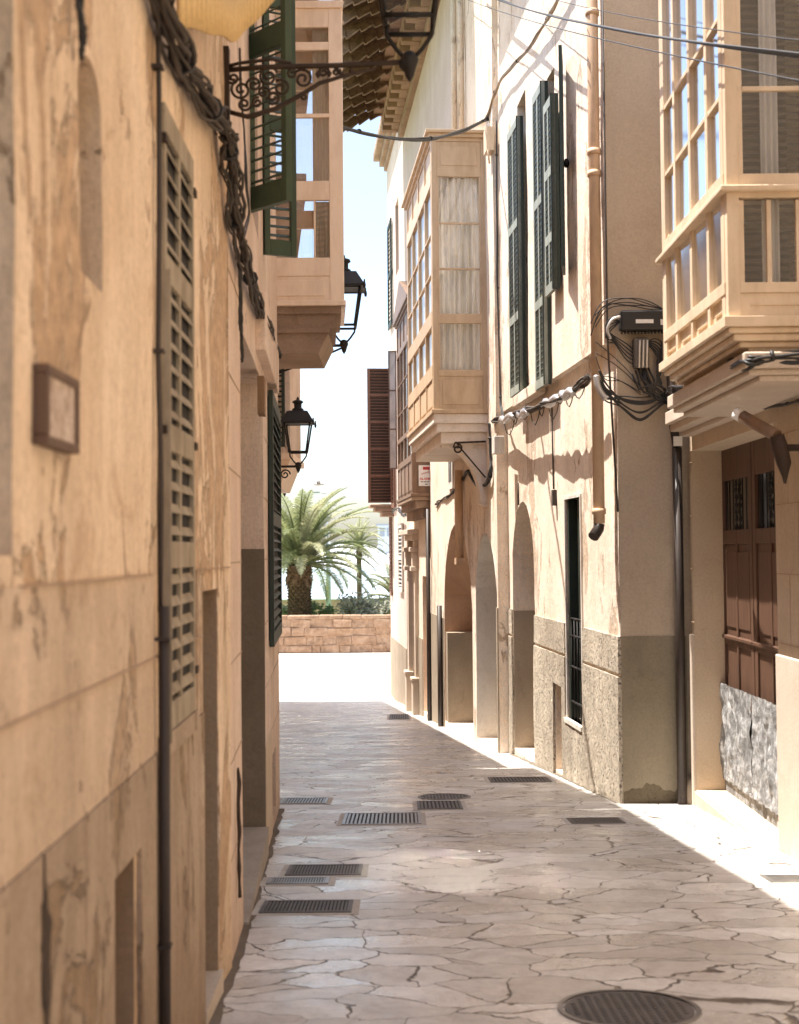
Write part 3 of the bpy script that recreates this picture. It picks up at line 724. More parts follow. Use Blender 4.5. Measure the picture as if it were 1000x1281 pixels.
# framed plaque
def plaque():
    F = FL1; t0, t1 = F.hit(59, 500, .035)[0], F.hit(99, 500, .035)[0]; z0, z1 = F.hit(80, 558, .06)[1], F.hit(80, 458, .06)[1]
    r = empty('wall_plaque', F.p((t0 + t1) / 2, z0, 0), 'small brown framed tile plaque hung on the ochre wall', 'plaque')
    m = MB(); f = .022
    m.fbox(F, t0, t1, z0, z0 + f, .0, .038); m.fbox(F, t0, t1, z1 - f, z1, .0, .038); m.fbox(F, t0, t0 + f, z0 + f, z1 - f, .0, .038); m.fbox(F, t1 - f, t1, z0 + f, z1 - f, 0, .038)
    m.build('frame', M['plaque_wood'], r, bevel=.004)
    m = MB(); m.fbox(F, t0 + f, t1 - f, z0 + f, z1 - f, .006, .030); m.build('tile', M['tile_face'], r)
plaque()

# ------------------------------------------------------------------ LEFT house 2 (ashlar)
H2 = empty('ashlar_house', (-1.0, 9.5, gz(9.5)), 'pinkish ashlar house with green open shutters, next to the ochre plaster house', 'house')
def left2():
    F = FL2
    d0, d1 = F.hit(303, 900)[0], F.hit(331, 900)[0]
    door = op(d0, d1, gz(9.2) + .12, F.hit(318, 452)[1], .55)
    wn = op(8.75, 9.75, 4.0, 6.3, .2)
    hatch = op(F.hit(339.5, 970)[0], F.hit(345, 970)[0], gz(12) + .1, F.hit(342, 942)[1], .12)
    w = wall(F, 6.62, 13.4, -1.8, 8.2, [door, wn, hatch], back=6, seg=.3, amp=.006)
    w.build('wall', M['ashlar'], H2)
    m = MB(); m.fbox(F, d0, d1, door['z0'] - .2, door['z1'], -.6, -.551); dd = m.build('door', M['darkwood'], H2)
    m = MB(); m.fbox(F, 8.7, 9.8, 3.9, 6.4, -.25, -.201); m.build('window', M['glass_dark'], H2)
    m = MB(); m.fbox(F, hatch['t0'], hatch['t1'], hatch['z0'] - .1, hatch['z1'] + .05, -.16, -.121); m.build('hatch', M['iron_brown'], H2)
    zg = F.hit(318, 686)[1]
    # grey facing at the bottom of the far jamb and a pale slab step
    m = MB(); m.fbox(F, d1 - .006, d1 + .03, door['z0'], zg, -.54, .006); m.build('jamb_facing', M['ashlar_grey'], H2)
    m = MB(); m.fbox(F, d0 + .02, d1 - .02, gz(10.8) - .2, door['z0'] + .02, -.54, .03); m.build('doorstep', M['slab'], H2)
    # ashlar joints
    zs = [F.hit(290, y)[1] for y in (470, 610, 700, 800, 900)]
    zs = [3.1, 2.55, 2.05, 1.55, 1.02, .5, 0.0]
    sg = []
    for k, z in enumerate(zs):
        sg.append((6.66, z, d0 - .02, z)); sg.append((d1 + .05, z, 13.3, z))
        tt = 11.6 + .5 * (k % 2); sg.append((tt, z, tt, z + .5))
    joints(F, sg, H2, .008, .003)
    # crack down the pier
    m = MB(); t, z = F.hit(297, 1040); pts = [F.p(t + .04 * math.sin(i * 1.9), z + .35 - i * .09, .006) for i in range(9)]
    m.tube(pts, [.006 + .012 * abs(math.sin(i * 1.3)) for i in range(9)], 5); m.build('crack', M['iron_brown'], H2)
    # grey plinth
    m = MB(); m.fbox(F, d1 + .03, hatch['t0'] - .02, -1.7, F.hit(338, 900)[1] - .1, -.01, .012); m.build_split('dado', M['limestone'], H2)
    m = MB(); m.fbox(F, 6.62, 13.4, 8.2, 8.44, -6, .42); m.build('roof', M['terra'], H2)
    # long dark shutter lying open along the wall
    sm = MB(); t0, t1 = F.hit(335.5, 650)[0], F.hit(346.5, 650)[0]; z0, z1 = F.hit(341, 802)[1], F.hit(341, 505)[1]
    louvre(sm, F.p(t0, z0, .008), F.D.normalized(), F.n, (t1 - t0), z1 - z0, .04, .08, .12, ((z1 - z0) * .5,), .08)
    s = sm.build('shutter', M['green'], H2); m = MB(); m.fbox(F, t0 + .05, t1 - .05, z0 + .05, z1 - .05, .0, .012); m.build('backing', M['dark'], s)  # backing coloured near-black as the shade between slats
    # pale meter box with pipes and a dangling flap
    m = MB(); a, b = F.hit(320, 440)[0], F.hit(339, 440)[0]
    m.fbox(F, a, b, F.hit(330, 466)[1], F.hit(330, 402)[1], -.01, .075); m.build('meter_box', M['ashlar'], H2, bevel=.01)
    m = MB(); t, z = F.hit(322, 470); m.fbox(F, t, t + .25, z - .28, z, .0, .05); m.build('bracket', M['ochre_dark'], H2)
    # green shutters open across the street
    hinge = F.p(F.hit(314, 200)[0], 3.96, 0)
    tip = at(366, 236, hinge.y - .30)
    wv = Vector((tip.x - hinge.x, tip.y - hinge.y, 0)); wl = wv.length; wv.normalize(); nv = Vector((-wv.y, wv.x, 0)) * -1
    if nv.y > 0: nv = -nv
    sm = MB(); louvre(sm, hinge + Z * 0, wv, nv, wl, 2.3, .055, .05, .16, (1.15,), .075); sm.build('shutter', M['green_old'], H2, bevel=.004)
    hinge = F.p(F.hit(329, 280)[0], 4.06, 0)
    tip = at(369, 297, hinge.y + .12)
    wv = Vector((tip.x - hinge.x, tip.y - hinge.y, 0)); wl = wv.length; wv.normalize(); nv = Vector((wv.y, -wv.x, 0))
    if nv.y > 0: nv = -nv
    sm = MB(); louvre(sm, hinge, wv, nv, wl, 2.2, .05, .05, .13, (1.1,), .075); sm.build('shutter', M['green_old'], H2, bevel=.004, label='paler green open shutter leaf')
left2()

# ------------------------------------------------------------------ LEFT house 3 with glazed bay
H3 = empty('plaster_house', (-2.4, 25, gz(25)), 'house with a peach glazed bay over the street beyond the green shutters', 'house')
def curtain(F, t0, t1, z0, z1, d, name, mt, parent, amp=.03, waves=6):
    m = MB(); n = waves * 6; nz = 6
    P = lambda i, j: F.p(t0 + (t1 - t0) * i / n, z0 + (z1 - z0) * j / nz, d + amp * math.sin(i / n * waves * 2 * math.pi) * (1.1 - .4 * j / nz) + amp * .5 * math.sin(i * .9 + j * .7))
    for i in range(n):
        for j in range(nz): m.quad(P(i, j), P(i + 1, j), P(i + 1, j + 1), P(i, j + 1), True)
    return m.build(name, mt, parent, recalc=False)

def left3():
    F = FL3
    w = wall(F, 13.4, 42.9, -5, 6.75, [], back=8, seg=1.0, amp=.0); w.build('wall', M['ashlar'], H3)
    m = MB(); m.fbox(F, 13.4, 18, 6.75, 7.8, -8, .0); m.fbox(F, 13.4, 18, 7.8, 8.05, -8, .5); m.fbox(F, 18.01, 42.9, 6.75, 7.0, -8, .5); m.build('roof', M['terra'], H3)
    # bay: near side at Y=13.45, front face parallel to the street
    y0, y1 = 13.46, 14.7; s = FL2
    S = Frame((0, y0), (1, 0), (0, -1))       # near side, t = world X
    S2 = Frame((0, y1), (1, 0), (0, 1))
    xr = at(430, 300, y0).x; xl = at(346, 300, y0).x - .35
    zb = at(400, 380, y0).z; zt = 7.4
    FF = Frame((xr + .06 * y0, 0), (-.06, 1), (1, 0))       # street front, t = world Y
    xf = xr - .06 * (y1 - y0)
    def slabz(m, x0, e, ya, yb, za_, zb_):
        P = [Vector((x0, ya, 0)), Vector((xr - .06 * (ya - y0) + e, ya, 0)), Vector((xr - .06 * (yb - y0) + e, yb, 0)), Vector((x0, yb, 0))]
        m.hexa([p + Z * za_ for p in P] + [p + Z * zb_ for p in P])
    m = MB()
    zz = lambda py: at(400, py, y0).z
    xx = lambda px: at(px, 200, y0).x
    # near side: corner post, rails and glazing bars; two glazed storeys
    m.fbox(S, xx(412), xr, zb, zt, -.07, 0)
    rails = [(zz(345), zz(322)), (zz(250), zz(226)), (zz(62), zz(52)), (zt - .2, zt)]
    for a, b in rails: m.fbox(S, xl, xx(412), a, b, -.06, -.003)
    m.fbox(S, xl, xx(412), zz(145) - .012, zz(143) + .012, -.05, -.006)
    m.fbox(S, xl, xl + .08, zb, zt, -.06, -.004); m.fbox(S, xx(392), xx(392) + .02, zz(322), zz(250), -.05, -.006)
    # far side
    m.fbox(S2, xf - .14, xf, zb, zt, -.07, 0); m.fbox(S2, xl, xl + .1, zb, zt, -.07, -.004)
    for a, b in rails: m.fbox(S2, xl + .1, xf - .14, a, b, -.06, -.003)
    # front
    m.fbox(FF, y0 + .08, y1 - .08, zz(345), zz(322), -.06, -.003); m.fbox(FF, y0 + .08, y1 - .08, zz(250), zz(226), -.06, -.003); m.fbox(FF, y0 + .08, y1 - .08, zt - .2, zt, -.06, -.003)
    for k in range(1, 4):
        t = y0 + (y1 - y0) * k / 4; m.fbox(FF, t - .04, t + .04, zz(322), zt - .2, -.05, -.005)
    # lower panel and plinth mouldings
    m.fbox(S, xl, xx(412), zb, zz(345), -.05, -.012); m.fbox(S, xl + .1, xx(412) - .06, zz(370), zz(350), -.012, -.002)
    m.fbox(FF, y0 + .08, y1 - .08, zb, zz(345), -.05, -.012)
    m.fbox(S, xl, xr + .015, zb - .02, zb + .035, -.06, .02); m.fbox(FF, y0, y1, zb - .02, zb + .035, -.06, .02)
    slabz(m, xl, -.02, y0 + .02, y1 - .02, zb - .01, zb + .02); slabz(m, xl, .01, y0 - .02, y1 + .02, zt, zt + .08)
    b = m.build('bay_window', M['bay_light'], H3, bevel=.006)
    g = MB(); pane(g, S, xl + .08, xx(412), zz(322), zz(250), -.03); pane(g, S, xl + .08, xx(412), zz(226), zz(62), -.03); pane(g, S, xl + .08, xx(412), zz(52), zt - .2, -.03)
    pane(g, S2, xl + .1, xf - .14, zz(322), zt - .2, -.03); pane(g, FF, y0 + .08, y1 - .08, zz(322), zt - .2, -.03)
    g.build_split('glass', M['glass_side'], b, recalc=False)
    curtain(S, xx(392), xx(411), zz(322), zz(250), -.08, 'curtain', M['veil'], b, .012, 3); curtain(S, xx(391), xx(411), zz(226), zt - .2, -.08, 'curtain', M['veil'], b, .012, 3)
    # corbel: sloping stone soffit
    m = MB(); zc = at(400, 441, y0).z; x2 = at(413, 420, y0).x
    def lay(xa, za, zb2, ya): slabz(m, xl - .3, xa - xr, y0 + ya, y1 - ya, za, zb2)
    lay(xr - .03, zb - .10, zb - .021, .02); lay(xr - .08, zb - .25, zb - .10, .05); lay(x2, zb - .30, zb - .25, .03)
    m.prism([(xl - .3, y0 + .06, zb - .30), (x2 - .02, y0 + .06, zb - .30), (x2 - .13, y0 + .06, zc), (xl - .3, y0 + .06, zc)], (0, y1 - y0 - .12, 0))
    m.build('corbel', M['cornice'], H3)
    # second, farther shuttered bay whose edge shows past the wall
    y0 = 20.5; S = Frame((0, y0), (1, 0), (0, -1))
    xr = at(363, 520, y0).x; xw = -2.3
    m = MB(); za = at(360, 567, y0).z; m.box(xw, xr, y0, y0 + 2.2, za, za + 3.2); bb = m.build('balcony', M['ashlar'], H3)
    m = MB(); xs = at(357, 520, y0).x; louvre(m, (xw, y0 - .04, za + .1), Vector((1, 0, 0)), Vector((0, -1, 0)), xs - xw, 2.8, .05, .05, .1, (1.4,), .08); m.build('shutter', M['green'], bb)
    m = MB(); m.box(xw, xr + .05, y0 - .08, y0 + 2.3, za - .1, za - .002); m.prism([(xw, y0, za - .1), (xr, y0, za - .1), (xr - .18, y0, za - .55), (xw, y0, za - .55)], (0, 2, 0)); m.build('corbel', M['bay_light'], bb)
left3()

# ------------------------------------------------------------------ lanterns
def lantern(c, s, name, label, mount, group=None, gl=True):
    """four-sided tapering street lantern; c = centre of the roof's lower edge, s = roof half width"""
    c = Vector(c); r = empty(name, mount, label, 'street lamp', group)
    hb = 1.75 * s; bw = .52 * s
    q = lambda w, z: [c + Vector((sx * w, sy * w, z)) for sx, sy in ((-1, -1), (1, -1), (1, 1), (-1, 1))]
    m = MB(); a = q(.78 * s, 0); b = q(bw, -hb)
    for i in range(4): m.tube([a[i], b[i]], .055 * s, 5)
    for i in range(4): m.tube([b[i], b[(i + 1) % 4]], .06 * s, 5); m.tube([a[i], a[(i + 1) % 4]], .05 * s, 5)
    m.build('frame', M['iron'], r)
    m = MB(); e = q(s, 0); e2 = q(s, .07 * s); t = q(.62 * s, .72 * s); k = q(.3 * s, .80 * s)
    for lo, hi in ((e, e2), (e2, t), (t, k)):
        for i in range(4): j = (i + 1) % 4; m.quad(lo[i], lo[j], hi[j], hi[i])
    m.poly(e[::-1])
    m.lathe(c + Z * (.8 * s), [(.36 * s, 0), (.36 * s, .1 * s), (.24 * s, .16 * s), (.24 * s, .42 * s), (.36 * s, .5 * s), (.30 * s, .6 * s), (.1 * s, .66 * s), (.08 * s, .78 * s), (.01 * s, .86 * s)], 10)
    for i in range(4): m.lathe(e[i], [(.06 * s, -.04), (.08 * s, .0), (.05 * s, .14 * s), (.01, .26 * s)], 6)
    m.build('roof', M['iron'], r)
    g = MB()
    for i in range(4): j = (i + 1) % 4; g.quad(b[i], b[j], a[j], a[i])
    g.build_split('glass', M['lamp_glass'], r, recalc=False)
    # cradle under the lantern
    m = MB(); f = c + Z * (-hb - .95 * s)
    for sx in (-1, 1):
        pts = [c + Vector((sx * bw, 0, -hb)), c + Vector((sx * bw * .95, 0, -hb - .25 * s)), c + Vector((sx * bw * .55, 0, -hb - .55 * s)), f + Vector((sx * .1 * s, 0, .2 * s))]
        m.tube(pts, .05 * s, 6)
    m.lathe(f, [(.02 * s, -.32 * s), (.1 * s, -.2 * s), (.16 * s, 0), (.22 * s, .15 * s), (.14 * s, .3 * s), (.02, .34 * s)], 8)
    m.build('cradle', M['iron'], r)
    return r, f
def spiral(m, c, ux, uz, r0, turns, rad, start=0, sgn=1, n=26):
    pts = []
    for i in range(n + 1):
        a = start + sgn * turns * 2 * math.pi * i / n; rr = r0 * (1 - .82 * i / n)
        pts.append(Vector(c) + ux * (rr * math.cos(a)) + uz * (rr * math.sin(a)))
    m.tube(pts, rad, 5)

def near_lamp():
    Y = 6.45; b = FL1.p(Y, 0, 0)
    P = lambda px, py, y=Y: at(px, py, y)
    c = P(518, -4); s = 62 * Y / FPX
    base = P(284, 90)
    r, f = lantern(P(511, -66), 57 * Y / FPX, 'street_lamp', 'lantern on a long scrolled wrought iron bracket fixed to the ochre house', base)
    foot = P(508, 74)
    m = MB()
    m.tube([P(281, 88), P(330, 84), P(420, 82), P(500, 78), foot], .014, 8)
    m.tube([P(281, 84), P(300, 79), P(340, 74), P(365, 79)], .009, 6)
    # curved lower strut
    m.tube([P(287, 140), P(310, 146), P(345, 136), P(378, 118), (P(400, 104)), P(430, 95), P(470, 86)], [.012, .013, .013, .012, .011, .01, .008], 7)
    m.fbox(FL1, Y - .03, Y + .03, at(285, 165, Y).z, at(285, 60, Y).z, 0, .03)
    ux, uz = Vector((1, 0, 0)), Z
    k = Y / FPX
    for (px, py, rp, tr, st, sg) in ((302, 112, 14, 1.7, 1.5, 1), (318, 106, 10, 1.5, 3.5, -1), (336, 96, 13, 1.7, .5, 1), (352, 110, 11, 1.6, 2.2, -1), (342, 122, 9, 1.5, 4, 1), (379, 99, 13, 1.6, 2.6, -1), (306, 130, 9, 1.4, 0, -1), (330, 116, 9, 1.5, 5, 1), (366, 92, 7, 1.3, 1, 1), (405, 90, 7, 1.5, 0, 1), (420, 90, 5, 1.3, 2, -1), (381, 121, 5, 1.2, 1, 1), (322, 128, 7, 1.4, 1.2, 1), (292, 98, 7, 1.3, 4, 1)):
        spiral(m, P(px, py), ux, uz, rp * k, tr, .0075, st, sg)
    for (px, py) in ((398, 93), (412, 92), (426, 91), (440, 89)): m.lathe(P(px, py), [(.004, -.02), (.016, 0), (.004, .02)], 6)
    m.build('bracket', M['iron_brown'], r)
    m = MB()
    m.lathe(P(508, 80), [(.012, -.04), (.035, -.015), (.04, .01), (.018, .04)], 10)
    m.build('lamp_base', M['iron'], r)
near_lamp()

def far_lamps():
    Y = 16.4; c = at(430, 362, Y); s = 27 * Y / FPX
    r, f = lantern(c, s, 'street_lamp', 'black four-sided lantern half hidden behind the peach glazed bay', FL3.p(Y, c.z - .9, 0))
    m = MB(); m.tube([FL3.p(Y, f.z + .02, -.02), f + Z * .02], .02, 6); m.tube([FL3.p(Y, f.z - .35, 0), (FL3.p(Y, f.z - .3, .2) + f) / 2, f], .014, 6); m.build('bracket', M['iron'], r)
    Y = 19.4; c = at(373, 530, Y); s = 20.5 * Y / FPX
    r, f = lantern(c, s, 'street_lamp', 'whole black lantern outlined against the sky above the palm', FL3.p(Y, c.z - .7, 0))
    m = MB(); m.tube([FL3.p(Y, f.z + .02, -.02), f + Z * .02], .02, 6); spiral(m, FL3.p(Y, f.z - .1, .2), Vector((1, 0, 0)), Z, .08, 1.5, .012); m.build('bracket', M['iron'], r)
    Y = 27; c = at(356, 579, Y); s = 14 * Y / FPX
    r, f = lantern(c, s, 'street_lamp', 'lowest and farthest black lantern just above the palm fronds', FL3.p(Y, c.z - .7, 0))
    m = MB(); m.tube([FL3.p(Y, f.z + .02, -.02), f + Z * .02], .02, 6); m.build('bracket', M['iron'], r)
far_lamps()

# ochre cloth hanging at the top left
def cloth():
    a, b = Vector((-.845, 4.95, 0)), Vector((-.50, 5.9, 0)); d = b - a; n = Vector((d.y, -d.x, 0)).normalized()
    m = MB(); N_ = 30
    def P(i, j):
        u = i / N_; zb = 3.66 + .09 * u + .48 * u * u + .02 * math.sin(u * 9) + .008 * math.sin(u * 23); zt = 5.6
        v = j / 10
        return a + d * u + n * (.03 * math.sin(u * 7 + v) * (1 - v * .6)) + Z * (zb + (zt - zb) * v)
    for i in range(N_):
        for j in range(10): m.quad(P(i, j), P(i + 1, j), P(i + 1, j + 1), P(i, j + 1), True)
    o = m.build('awning_cloth', M['canvas'], None, loc=(-.7, 5.4, 3.6), recalc=False)
    md = o.modifiers.new('thick', 'SOLIDIFY'); md.thickness = .012
    tag(o, 'ochre canvas cloth with a sagging hem hung above the louvred shutter', 'awning')
    m = MB(); m.tube([a + Z * 5.6, b + Z * 5.6], .02, 6); m.build('pole', M['iron'], o)
cloth()

# ------------------------------------------------------------------ cables
def bundle(name, pts, n, r, spread, label, m_='cable', jit=.012, seg=10, ties=True, tie_m='cable'):
    """several wires twisted round a path given by world points"""
    P = []
    pts = [Vector(p) for p in pts]
    for i in range(len(pts) - 1):
        p0, p1, p2, p3 = pts[max(i - 1, 0)], pts[i], pts[i + 1], pts[min(i + 2, len(pts) - 1)]
        for k in range(seg):
            t = k / seg
            P.append(.5 * ((2 * p1) + (p2 - p0) * t + (2 * p0 - 5 * p1 + 4 * p2 - p3) * t * t + (3 * p1 - p0 - 3 * p2 + p3) * t ** 3))
    P.append(pts[-1])
    m = MB()
    for q in range(n):
        ph = R_.uniform(0, 6.28); k = R_.uniform(.02, .12) * R_.choice((-1, 1)); lag = R_.uniform(-.03, .0); sp = spread * R_.uniform(.4, 1.1)
        out = []
        for i, p in enumerate(P):
            a = ph + i * k
            out.append(p + Vector((math.cos(a) * .8, math.cos(a) * .5, math.sin(a))) * sp * (1 + .5 * math.sin(i * .55 + ph * 3)) + Z * lag * abs(math.sin(i * .33 + ph)) * spread * 20 + Vector((R_.uniform(-1, 1), R_.uniform(-1, 1), R_.uniform(-1, 1))) * jit * .35)
        m.tube(out, r * R_.uniform(.7, 1.3), 5)
    o = m.build(name, M[m_], None, loc=P[0]); tag(o, label, 'cables')
    if ties:
        m = MB()
        for i in range(seg // 2, len(P) - 1, int(seg * 1.6)):
            d = (P[i + 1] - P[i - 1]).normalized(); m.tube([P[i] - d * .012, P[i] + d * .012], spread * .95 + r, 9)
        m.build_split('tie', M[tie_m], o)
    return o

def W(F, px, py, d=.05): t, z = F.hit(px, py, d); return F.p(t, z, d)
def left_cables():
    F = FL1
    pts = [W(F, 185, -60, .05), W(F, 205, 15, .05), W(F, 228, 75, .05), W(F, 250, 118, .05), W(F, 275, 150, .05), W(F, 284, 172, .05)]
    bundle('cable_bundle', pts, 17, .0085, .05, 'thick drooping cable bundle climbing the ochre wall above the louvred shutter', 'cable_worn', .008, 8)
    G = FL2
    pts = [W(F, 284, 172, .06), W(G, 290, 215, .05), W(G, 293, 270, .05), W(G, 302, 310, .05), W(G, 318, 362, .05), W(G, 330, 395, .05), W(G, 343, 430, .05), W(G, 347, 445, .05)]
    bundle('cable_bundle', pts, 15, .0085, .042, 'knotted cable run descending along the ashlar house to the bay corbel', 'cable_worn', .015, 10)
    pts = [W(G, 300, 320, .03), W(G, 302, 380, .03), W(G, 303, 420, .03), W(G, 304, 450, .03)]
    bundle('cable_bundle', pts, 3, .008, .012, 'short black wires dangling above the ashlar house carriage doorway', 'cable', .01, 8, False)
    pts = [W(G, 301, 60, .05), W(G, 305, 140, .03), W(G, 310, 225, .06), W(G, 312, 270, .05), W(G, 305, 300, .05)]
    bundle('cable_bundle', pts, 2, .006, .01, 'thin wire looping beside the old green shutter leaves', 'cable', .004, 8, False)
    pts = [W(F, 103, -40, .03), W(F, 101, 10, .03), W(F, 103, 40, .03), W(F, 100, 70, .02)]
    bundle('cable_bundle', pts, 3, .007, .01, 'frayed dark wires hanging over the worn arched niche', 'cable', .008, 8, False)
left_cables()

# ------------------------------------------------------------------ RIGHT row A1 (corner house)
HA = empty('corner_house', (2.0, 16.5, gz(16.5)), 'sunlit cream corner house with dark green shutters and roughcast base', 'house')
YA = 20.3
def corner_house():
    F = FA
    U = F.off(.09); ZU = 3.80
    far_w = op(F.hit(668, 300)[0], F.hit(656, 300)[0], F.hit(662, 492)[1], F.hit(662, 118)[1], .22)
    near_w = op(F.hit(703, 200)[0], F.hit(694, 200)[0], F.hit(698, 352)[1], F.hit(698, 90)[1], .22)
    slit = op(F.hit(728, 700)[0], F.hit(709, 700)[0], F.hit(719, 902)[1], F.hit(719, 623)[1], .16)
    cat = op(F.hit(706, 900)[0], F.hit(695, 900)[0], gz(16.7) + .04, F.hit(700, 858)[1], .3)
    a0, a1 = F.hit(671, 900)[0], F.hit(644, 900)[0]
    arch = op(a0, a1, gz(19) + .03, F.hit(651, 628)[1], .5, F.hit(651, 628)[1] - (a1 - a0) / 2 - .1)
    w = wall(F, 13.47, YA, -2.2, ZU + .1, [slit, cat, arch], back=6, seg=.25, amp=.014, ends=(False, False)); w.build('wall', M['cream'], HA)
    w = wall(U, 13.47, YA, ZU, 11.6, [far_w, near_w], back=6, seg=.25, amp=.014, ends=(False, False)); w.quad(U.p(13.47, ZU, 0), U.p(YA, ZU, 0), U.p(YA, ZU, -.3), U.p(13.47, ZU, -.3)); w.build('upper_wall', M['cream'], HA)
    # end wall towards the camera
    FEw = wall(FE, FA.p(13.47, 0).x, 9.5, -2, 11.6, [], back=0, seg=.4, amp=.004); FEw.fbox(FE, U.p(13.47, 0).x, FA.p(13.47, 0).x, ZU, 11.6, -.1, 0); FEw.build('end_wall', M['tan'], HA)
    zd = F.hit(700, 777)[1]
    m = MB(); m.fbox(FE, FA.p(13.47, 0).x + .003, 3.0, -1.9, at(800, 796, 13.47).z, -.02, .005); m.build('painted_dado', M['tan_green'], HA)
    # roughcast dado in two lifts around the openings
    def lift(za, zb, d):
        ops = []
        for o_, e in ((slit, .05), (cat, .012), (arch, .012)):
            lo, hi = max(o_['z0'] - (.06 if o_ is slit else 2), za - .5), min(o_['z1'] + .02, zb + .5)
            if hi > za and lo < zb:
                ops.append(op(o_['t0'] - e, o_['t1'] + e, max(lo, za) - (.3 if lo <= za else 0), min(hi, zb) + (.3 if hi >= zb else 0), .03))
        for q in ops:
            q['z0'] = max(q['z0'], za); q['z1'] = min(q['z1'], zb)
        G = F.off(d); m = wall(G, 13.466, YA - .002, za, zb, ops, back=0, seg=.055, amp=.013, rim=False)
        Q = lambda t, z: G.p(t, z, 0) + G.n * dsp(G.p(t, z, 0), .013)
        blocked = lambda t, z: any(q['t0'] < t < q['t1'] and q['z0'] < z + .001 and z - .001 < q['z1'] for q in ops)
        tt = rng(13.466, YA - .002, .055)
        for z in (za, zb):
            for a, b in zip(tt, tt[1:]):
                if not blocked((a + b) / 2, z): m.quad(Q(a, z), Q(b, z), G.p(b, z, -.06), G.p(a, z, -.06))
        zz_ = rng(za, zb, .055)
        for a, b in zip(zz_, zz_[1:]): m.quad(Q(13.466, a), Q(13.466, b), G.p(13.466, b, -.06), G.p(13.466, a, -.06))
        return m
    zg = .285
    lift(zg + .02, zd, .026).build_split('dado', M['rough'], HA)
    lift(-2.1, zg - .02, .034).build_split('dado', M['rough'], HA, label='lower roughcast base')
    # fills
    m = MB(); m.fbox(F, a0, a1, -1.7, arch['z1'], -.56, -.501); m.build('door', M['darkwood'], HA)
    m = MB(); m.fbox(F, a1 - .004, a1 + .02, -1.7, zd - .02, -.49, -.004); m.build('jamb_facing', M['grey_render'], HA)
    m = MB(); m.fbox(F, cat['t0'], cat['t1'], cat['z0'] - .1, cat['z1'] + .1, -.36, -.301); m.build('hatch', M['darkwood'], HA)
    for o_, nm in ((far_w, 'window'), (near_w, 'window')):
        m = MB(); m.fbox(U, o_['t0'] - .02, o_['t1'] + .02, o_['z0'] - .05, o_['z1'] + .05, -.26, -.221); wn = m.build(nm, M['glass_dark'], HA)
        m = MB(); sash(m, U, o_['t0'], o_['t1'], o_['z0'], o_['z1'], 2, 4, .06, .03, -.22, -.17); m.build('frame', M['green'], wn)
    # narrow glazed slit with its railing
    m = MB(); m.fbox(F, slit['t0'] - .02, slit['t1'] + .02, slit['z0'] - .05, slit['z1'] + .05, -.2, -.161); wn = m.build('window', M['glass_dark'], HA)
    m = MB(); e = .035
    m.fbox(F, slit['t0'] - e, slit['t0'], slit['z0'], slit['z1'] + e, -.1, .02); m.fbox(F, slit['t1'], slit['t1'] + e, slit['z0'], slit['z1'] + e, -.1, .02); m.fbox(F, slit['t0'], slit['t1'], slit['z1'], slit['z1'] + e, -.1, .02)
    m.fbox(F, slit['t0'] - .05, slit['t1'] + .05, slit['z0'] - .055, slit['z0'], -.1, .05); m.build('frame', M['white_wood'], wn)
    m = MB(); m.fbox(F, slit['t0'], slit['t0'] + .06, slit['z0'], slit['z1'], -.15, -.02); m.fbox(F, slit['t1'] - .06, slit['t1'], slit['z0'], slit['z1'], -.15, -.02)
    m.fbox(F, (slit['t0'] + slit['t1']) / 2 - .03, (slit['t0'] + slit['t1']) / 2 + .03, slit['z0'], slit['z1'], -.15, -.06); m.build('sash', M['green'], wn)
    m = MB()
    for py in (775, 797, 836, 880):
        z = F.hit(719, py)[1]; m.tube([F.p(slit['t0'] + .01, z, -.03), F.p(slit['t1'] - .01, z, -.03)], .014, 6)
    for i in range(5):
        t = slit['t0'] + (slit['t1'] - slit['t0']) * (i + .5) / 5; m.tube([F.p(t, slit['z0'], -.03), F.p(t, F.hit(719, 775)[1], -.03)], .009, 5)
    m.build('railing', M['iron'], wn)
    # eave
    m = MB(); m.fbox(F, 16.2, YA, 11.6, 11.85, -6, .85); m.build('roof', M['terra'], HA)
    # far window sill
    m = MB(); m.fbox(U, far_w['t0'] - .9, far_w['t1'] + .1, far_w['z0'] - .17, far_w['z0'] - .01, -.05, .09); m.build('sill', M['cream'], HA, bevel=.01)
    # shutters folded back on the wall
    wv = F.D.normalized()
    for (pa, pb, pyb, pyt, dd) in ((650, 637, 490, 141, .17), (681, 669, 482, 96, .17), (693.5, 683, 362, 112, .19)):
        ta, tb = F.hit(pa, 300, dd)[0], F.hit(pb, 300, dd)[0]; zb, zt = F.hit(pa, pyb, dd)[1], F.hit(pa, pyt, dd)[1]
        m = MB(); louvre(m, F.p(ta, zb, dd - .03), wv, F.n, (tb - ta) * 1.003, zt - zb, .045, .06, .12, ((zt - zb) * .28, (zt - zb) * .62), .075, True)
        s = m.build('shutter', M['green_grey'], HA)
        m = MB(); m.obox(F.p(ta, zb, dd - .03), wv, F.n, Z, (.0, .02), (-.045, .06), (0, zt - zb)); m.fbox(F, ta + .05, tb - .03, zb + .03, zt - .03, dd - .045, dd + .001); m.build('edge', M['green'], s)  # dark end strip, and a dark sheet as painted shade between slats
    # leaf standing square to the wall
    t = F.hit(709, 200, .09)[0]; zb, zt = F.hit(709, 346, .09)[1], F.hit(709, 74, .09)[1]
    m = MB(); o = U.p(t, zb, .03); louvre(m, o, (-wv + F.n * .24).normalized(), (F.n + wv * .24).normalized(), .52, zt - zb, .04, .05, .12, ((zt - zb) * .5,), .075)
    m.build('shutter', M['green'], HA, label='dark green leaf standing open off the wall')
    m = MB(); m.lathe(F.p(t - .12, F.hit(714, 214)[1], .12), [(.02, -.05), (.045, 0), (.02, .05)], 8); m.build('shutter_stay', M['iron'], HA)
    # rain pipe
    tp = F.hit(744, 400, .2)[0]
